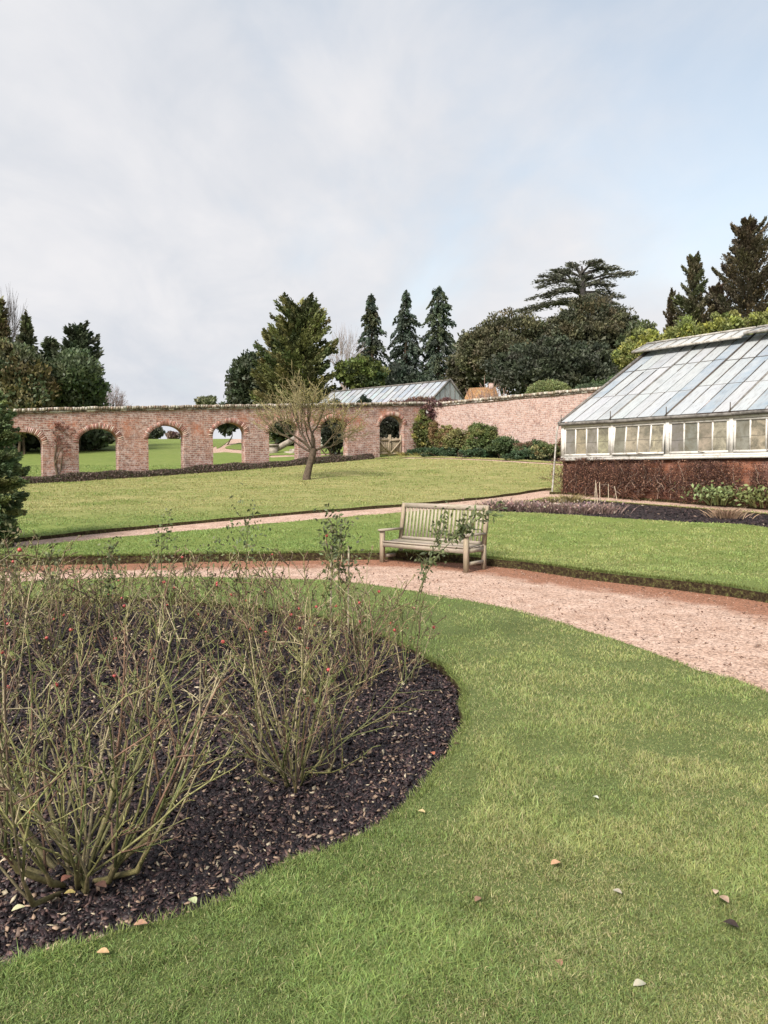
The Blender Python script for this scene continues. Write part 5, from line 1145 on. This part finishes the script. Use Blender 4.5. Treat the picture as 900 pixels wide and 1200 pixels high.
# ------------------------------------------------------------------ roses
CANE = [(0.185, 0.180, 0.070), (0.245, 0.235, 0.100), (0.180, 0.110, 0.075), (0.33, 0.28, 0.17), (0.145, 0.165, 0.060), (0.10, 0.07, 0.05)]
def rose(px, py, h, spread, n, label, seed, hips=3, leaf_n=120, thick=1.0, group='pruned rose bushes in the round bed', leggy=0.0, name='rose_bush', xy=None):
    g = np.random.default_rng(seed); p = gnd(px, py) if xy is None else np.array(xy); z = float(ZBED(p[0], p[1])); o = empty(name, (p[0], p[1], z)); tag(o, label, 'rose bush', group)
    mb = MB(); tips = []; nodes = []; dist = math.hypot(p[0], p[1]); rmn = max(.0013, .36 * dist / 742)
    def cane(a, d, L_, r, lvl):
        k = max(3, int(L_ / .10)); pts_ = [a]; dd = d / np.linalg.norm(d)
        for i in range(k):
            dd = dd + g.normal(size=3) * (.045 + .06 * lvl + (.16 if g.uniform() < .15 else 0)) + np.array([0, 0, .035]); dd /= np.linalg.norm(dd); pts_.append(pts_[-1] + dd * L_ / k * g.uniform(.8, 1.2))
        pts_ = np.array(pts_); c = np.array(CANE[g.integers(len(CANE))]) * g.uniform(.6, 1.2); rr = np.maximum(np.linspace(r, r * .5, k + 1), rmn); rr *= 1 + .25 * (g.uniform(size=k + 1) - .5)
        cl = np.tile(c, (k + 1, 1)) * g.uniform(.8, 1.2, (k + 1, 1))
        if lvl == 0: cl[:2] = cl[:2] * .6
        mb.tube(pts_, rr, 6 if r > .006 else 4, cl); tips.append(pts_[-1]); nodes.extend(list(pts_[k // 3:]))
        if lvl < 3:
            nb = int(g.integers(2, 6)) if lvl == 0 else (int(g.integers(0, 3)) if lvl == 1 else int(g.integers(0, 2)))
            for _ in range(nb):
                i = int(g.integers(max(1, k // 3), k + 1)); dv = pts_[i] - pts_[i - 1]; dv /= np.linalg.norm(dv)
                nd = perp_dir(dv, g.uniform(.4, 1.05), g); nd[2] = nd[2] * .6 + .25; cane(pts_[i], nd, L_ * g.uniform(.15, .42), r * .60, lvl + 1)
            # forked tip
            dv = pts_[-1] - pts_[-2]; dv /= np.linalg.norm(dv)
            for sg in range(2 if lvl < 2 else 0): cane(pts_[-1], perp_dir(dv, g.uniform(.25, .7), g), L_ * g.uniform(.10, .24), r * .5, lvl + 2)
        for _ in range(int(L_ * 22)):      # buds and snags
            i = int(g.integers(1, k + 1)); q = g.normal(size=3) + [0, 0, .5]; q /= np.linalg.norm(q); e_ = pts_[i] + (pts_[i - 1] - pts_[i]) * g.uniform(); mb.tube([e_, e_ + q * g.uniform(.008, .024)], [max(.0022, rmn * .9), max(.0012, rmn * .7)], 4, c * g.uniform(.7, 1.5))
        for _ in range(int(L_ * 14)):      # thorns
            i = int(g.integers(1, k)); q = g.normal(size=3); q /= np.linalg.norm(q); mb.tube([pts_[i], pts_[i] + q * .009], [.0016, .0005], 3, (.2, .1, .07))
    for i in range(n):
        a = i * 2.399 + g.uniform(-.4, .4); el = g.uniform(.12, .85) * spread; d = np.array([math.cos(a) * math.sin(el), math.sin(a) * math.sin(el), math.cos(el)])
        b0 = np.array([math.cos(a), math.sin(a), 0]) * g.uniform(.01, .05)
        if g.uniform() < (.62 if thick > 1.2 else .5):      # old arm, bent up, with young shoots on its knuckles
            La = g.uniform(.10, .36) * (1 if thick > 1.2 else .6); dl = np.array([math.cos(a), math.sin(a), 0]); el_ = g.uniform(.15, .7)
            p1 = b0 + dl * La * .45 + [0, 0, La * el_ * .25]; p2 = b0 + dl * La * .85 + [0, 0, La * el_ * .8]; p3 = b0 + dl * La * 1.02 + [0, 0, La * (el_ * .8 + .35)]
            r0 = g.uniform(.0065, .0105) * thick; c_ = np.array([(.06, .05, .03), (.11, .095, .045), (.17, .15, .065), (.20, .16, .09)]) * g.uniform(.7, 1.25)
            mb.tube(np.array([b0 - [0, 0, .04], p1, p2, p3]), [r0 * 1.15, r0, r0 * 1.05, r0 * .55], 7, c_)
            for q_, m_ in ((p2, int(g.integers(1, 3))), (p3, int(g.integers(1, 4)))):
                for _ in range(m_): cane(q_, dl * g.uniform(.1, .5) + g.normal(size=3) * .28 + [0, 0, .9], h * g.uniform(.40, .88), .0048 * thick, 0)
        else: cane(b0 - [0, 0, .03], d, h * g.uniform(.55, 1.0), g.uniform(.0042, .0068) * thick, 0)
    # stump
    mb.tube(np.array([(0, 0, -.06), (.01, 0, .02), (0, .01, .05)]), [.035 * thick, .03 * thick, .001], 8, (.05, .04, .025))
    stm = mb.build('stems', 'cane', o, True)
    N_ = np.array(nodes); m = leaf_n * 6; q = N_[g.integers(0, len(N_), m)] + g.normal(size=(m, 3)) * .012; s = np.maximum(g.uniform(.006, .016, m), .6 * dist / 742)
    cc = jit((.27, .20, .11), m, .45, g, .15); k = g.uniform(size=m) < .35; cc[k] = jit((.17, .08, .055), int(k.sum()), .4, g)
    bud = (q, g.normal(size=(m, 3)), s, s * .6, cc)
    if leaf_n:
        ml = MB(); ml.leaves(*bud, g)
        q = N_[g.integers(0, len(N_), leaf_n)] + g.normal(size=(leaf_n, 3)) * .02; ml.leaves(q, g.normal(size=(leaf_n, 3)) + [0, 0, -.3], g.uniform(.018, .036, leaf_n), g.uniform(.012, .02, leaf_n), jit((.13, .15, .055), leaf_n, .45, g, .12), g); ml.build('foliage', 'leaf', o)
    T = np.array(tips); T = T[T[:, 2] > h * .3]
    for i in range(min(hips, len(T))):
        c = T[g.integers(0, len(T))] ; mbh = MB(); r = g.uniform(.0085, .013) * (1 + .03 * dist); th_ = np.linspace(0, math.pi, 7); rings = []
        for t in th_:
            for a in np.arange(8) * math.pi / 4: rings.append((c[0] + r * math.sin(t) * math.cos(a), c[1] + r * math.sin(t) * math.sin(a), c[2] + r * .95 * math.cos(t)))
        q4 = [[i_ * 8 + j, i_ * 8 + (j + 1) % 8, (i_ + 1) * 8 + (j + 1) % 8, (i_ + 1) * 8 + j] for i_ in range(6) for j in range(8)]
        mbh.add(rings, q4); mbh.build('rose_hip', 'hip', o, True)
    return o, p, z
RB = [  # px, py, height, spread, canes, label, hips, leaves, thick
 (92, 1026, .95, 1.12, 25, 'nearest and thickest rose bush, knobbly pruned stump at lower left of the bed', 2, 40, 1.21),
 (345, 912, .92, .78, 19, 'isolated rose bush at the right front of the bed, canes fanning from one base', 3, 60, 1.0),
 (-30, 905, 1.05, .9, 9, 'tall rose bush cut by the left edge of the photo, nearest of the edge ones', 3, 60, 1.0),
 (20, 830, 1.0, .9, 8, 'rose bush left of the nearest bush, close to the left edge', 3, 60, 1.0),
 (168, 842, .80, .8, 6, 'rose bush directly behind the nearest bush', 4, 60, 1.0),
 (95, 800, .92, .9, 8, 'rose bush behind the left gap of the nearest bush', 4, 60, 1.0),
 (420, 806, .82, .7, 10, 'upright rose bush close to the right rim, behind the isolated bush', 4, 70, .95),
 (366, 800, .82, .7, 10, 'rose bush second from the right rim with many red hips', 5, 70, .95),
 (478, 796, .72, .65, 7, 'rightmost rose bush beside the curved grass rim', 2, 60, .95),
 (310, 792, .80, .75, 8, 'rose bush third from the right rim', 4, 60, .95),
(205, 772, .78, .8, 7, 'rose bush in the centre of the bed', 3, 60, .95),
 (140, 758, .78, .8, 6, 'rose bush left of the centre one in the third row', 3, 60, .95),
 (45, 765, .90, .85, 8, 'rose bush in the third row close to the left edge', 3, 60, .95),
 (-20, 790, 1.05, .85, 8, 'tall rose bush at the left edge in the third row', 2, 60, .95),
 (270, 752, .78, .75, 7, 'rose bush in the third row right of the centre one', 3, 60, .9),
 (350, 752, .80, .75, 8, 'rose bush in the back row below the staked standard rose', 3, 70, .9),
 (415, 762, .80, .65, 8, 'rose bush in the back row next to the arching leafy shoot', 3, 70, .9),
 (230, 730, .75, .8, 7, 'back row rose bush fourth from the right', 2, 60, .9),
 (170, 728, .75, .8, 7, 'back row rose bush fifth from the right', 2, 60, .9),
 (105, 728, .72, .8, 7, 'back row rose bush below the left end of the straight path', 2, 60, .9),
 (40, 728, .80, .8, 7, 'back row rose bush near the yew column', 1, 60, .9),
 (-15, 735, .95, .8, 7, 'back row rose bush at the left edge below the yew column', 1, 60, .9),
 (305, 730, .75, .75, 7, 'back row rose bush third from the right, behind the centre', 2, 60, .9)]
for i, a in enumerate(RB):
    rose(a[0], a[1], a[2], a[3], a[4], a[5], 300 + i, a[6], a[7], a[8])
# low loose canes of the isolated bush
def leafy_shoot(px, py, path_px, Y, label, seed, leaf=.04, n=90, r=.006, stake=None, name='leafy_rose_shoot', bushy=.05, col=(.12, .14, .065), cat='rose bush', group='leafy rose shoots standing over the bed'):
    g = np.random.default_rng(seed); p = gnd(px, py); z = float(ZBED(*p)); o = empty(name, (p[0], p[1], z)); tag(o, label, cat, group); Y = p[1] if Y is None else Y
    P = [np.zeros(3)] + [at(a, b_, Y + dy) - np.array([p[0], p[1], z]) for a, b_, dy in path_px]; P = np.array([*P]); P = np.column_stack([catmull(P[:, :2], False, .06) if False else P[:, :2], P[:, 2]])
    # smooth polyline
    t = np.linspace(0, 1, len(P)); tt = np.linspace(0, 1, 24); Q = np.column_stack([np.interp(tt, t, P[:, i]) for i in range(3)]); 
    for _ in range(3): Q[1:-1] = (Q[:-2] + 2 * Q[1:-1] + Q[2:]) / 4
    mb = MB(); mb.tube(Q, np.linspace(r, r * .4, 24), 6, (.10, .11, .045)); allq = [Q[8:]]
    for k in range(9):
        i = int(g.integers(8, 23)); d = (Q[i] - Q[i - 1]); d /= np.linalg.norm(d); sp, _ = tube_path(Q[i], perp_dir(d, g.uniform(.4, .9), g), g.uniform(.08, .26), 4, .15, .08, g); mb.tube(sp, np.linspace(r * .45, r * .2, 5), 4, (.12, .13, .05)); allq.append(sp)
    st = mb.build('stems', 'cane', o, True); A_ = np.vstack(allq); c = A_[g.integers(0, len(A_), n)] + g.normal(size=(n, 3)) * bushy
    ml = MB(); ml.leaves(c, g.normal(size=(n, 3)) + [0, 0, -.4], g.uniform(.6, 1.3, n) * leaf, leaf * .5 * g.uniform(.7, 1.2, n), jit(col, n, .5, g, .12), g); ml.build('foliage', 'leaf', o)
    if stake:
        for dx in stake:
            mb = MB(); mb.tube([(dx, .02, -.05), (dx + .01, .02, .92)], [.011, .010], 6, (.42, .36, .27)); mb.build('stake', 'bark', o)
leafy_shoot(478, 770, [(487, 700, 0), (505, 660, 0), (530, 632, 0), (562, 606, .05), (592, 592, .1)], None, 'long arching leafy shoot crossing in front of the bench', 401, .055, 260, .007, bushy=.035)
leafy_shoot(484, 764, [(492, 700, 0), (500, 665, 0), (512, 628, 0), (520, 603, 0)], None, 'upright leafy shoot rising before the left half of the bench', 402, .05, 160, .006, bushy=.03)
leafy_shoot(398, 748, [(397, 690, 0), (396, 650, 0), (394, 606, 0)], None, 'staked bushy standard rose left of the bench', 403, .055, 480, .007, stake=(-.09, .08), bushy=.07)
leafy_shoot(290, 740, [(288, 690, 0), (289, 640, 0), (292, 606, 0)], None, 'leafy shoot standing against the straight path, third from the left', 404, .05, 190, .006, bushy=.10)
leafy_shoot(192, 738, [(190, 690, 0), (189, 650, 0), (190, 612, 0)], None, 'leafy shoot left of centre reaching the straight path', 405, .048, 150, .005, bushy=.06)
leafy_shoot(130, 742, [(128, 700, 0), (127, 665, 0), (130, 632, 0)], None, 'dark leafy shoot second from the left above the bed', 406, .05, 200, .005, bushy=.045)
leafy_shoot(245, 740, [(243, 700, 0), (243, 665, 0), (250, 640, 0)], None, 'short leafy shoot between the two taller ones', 407, .045, 120, .005, bushy=.05)
leafy_shoot(60, 742, [(52, 700, 0), (58, 665, 0), (63, 645, 0)], None, 'leftmost small leafy shoot against the round path', 408, .05, 120, .005, bushy=.05)
leafy_shoot(4, 760, [(4, 700, 0), (6, 660, 0), (5, 622, 0)], None, 'dusty leafy shoot overlapping the yew column', 409, .05, 260, .006, bushy=.08, col=(.17, .16, .08))
leafy_shoot(470, 800, [(480, 740, 0), (492, 712, 0), (500, 693, 0)], None, 'thin cane with a pink withered bloom at the right rim of the bed', 410, .02, 30, .004, bushy=.02, col=(.3, .2, .14))
leafy_shoot(338, 906, [(300, 890, -.1), (262, 872, -.1)], None, 'long pale cane lying to the left of the isolated rose bush', 411, .012, 12, .004, bushy=.01, col=(.3, .24, .16))
leafy_shoot(352, 908, [(400, 872, 0), (440, 838, 0), (470, 805, .2), (500, 762, .3)], None, 'long pale cane leaning right from the isolated rose bush', 412, .012, 14, .0045, bushy=.01, col=(.3, .24, .16))
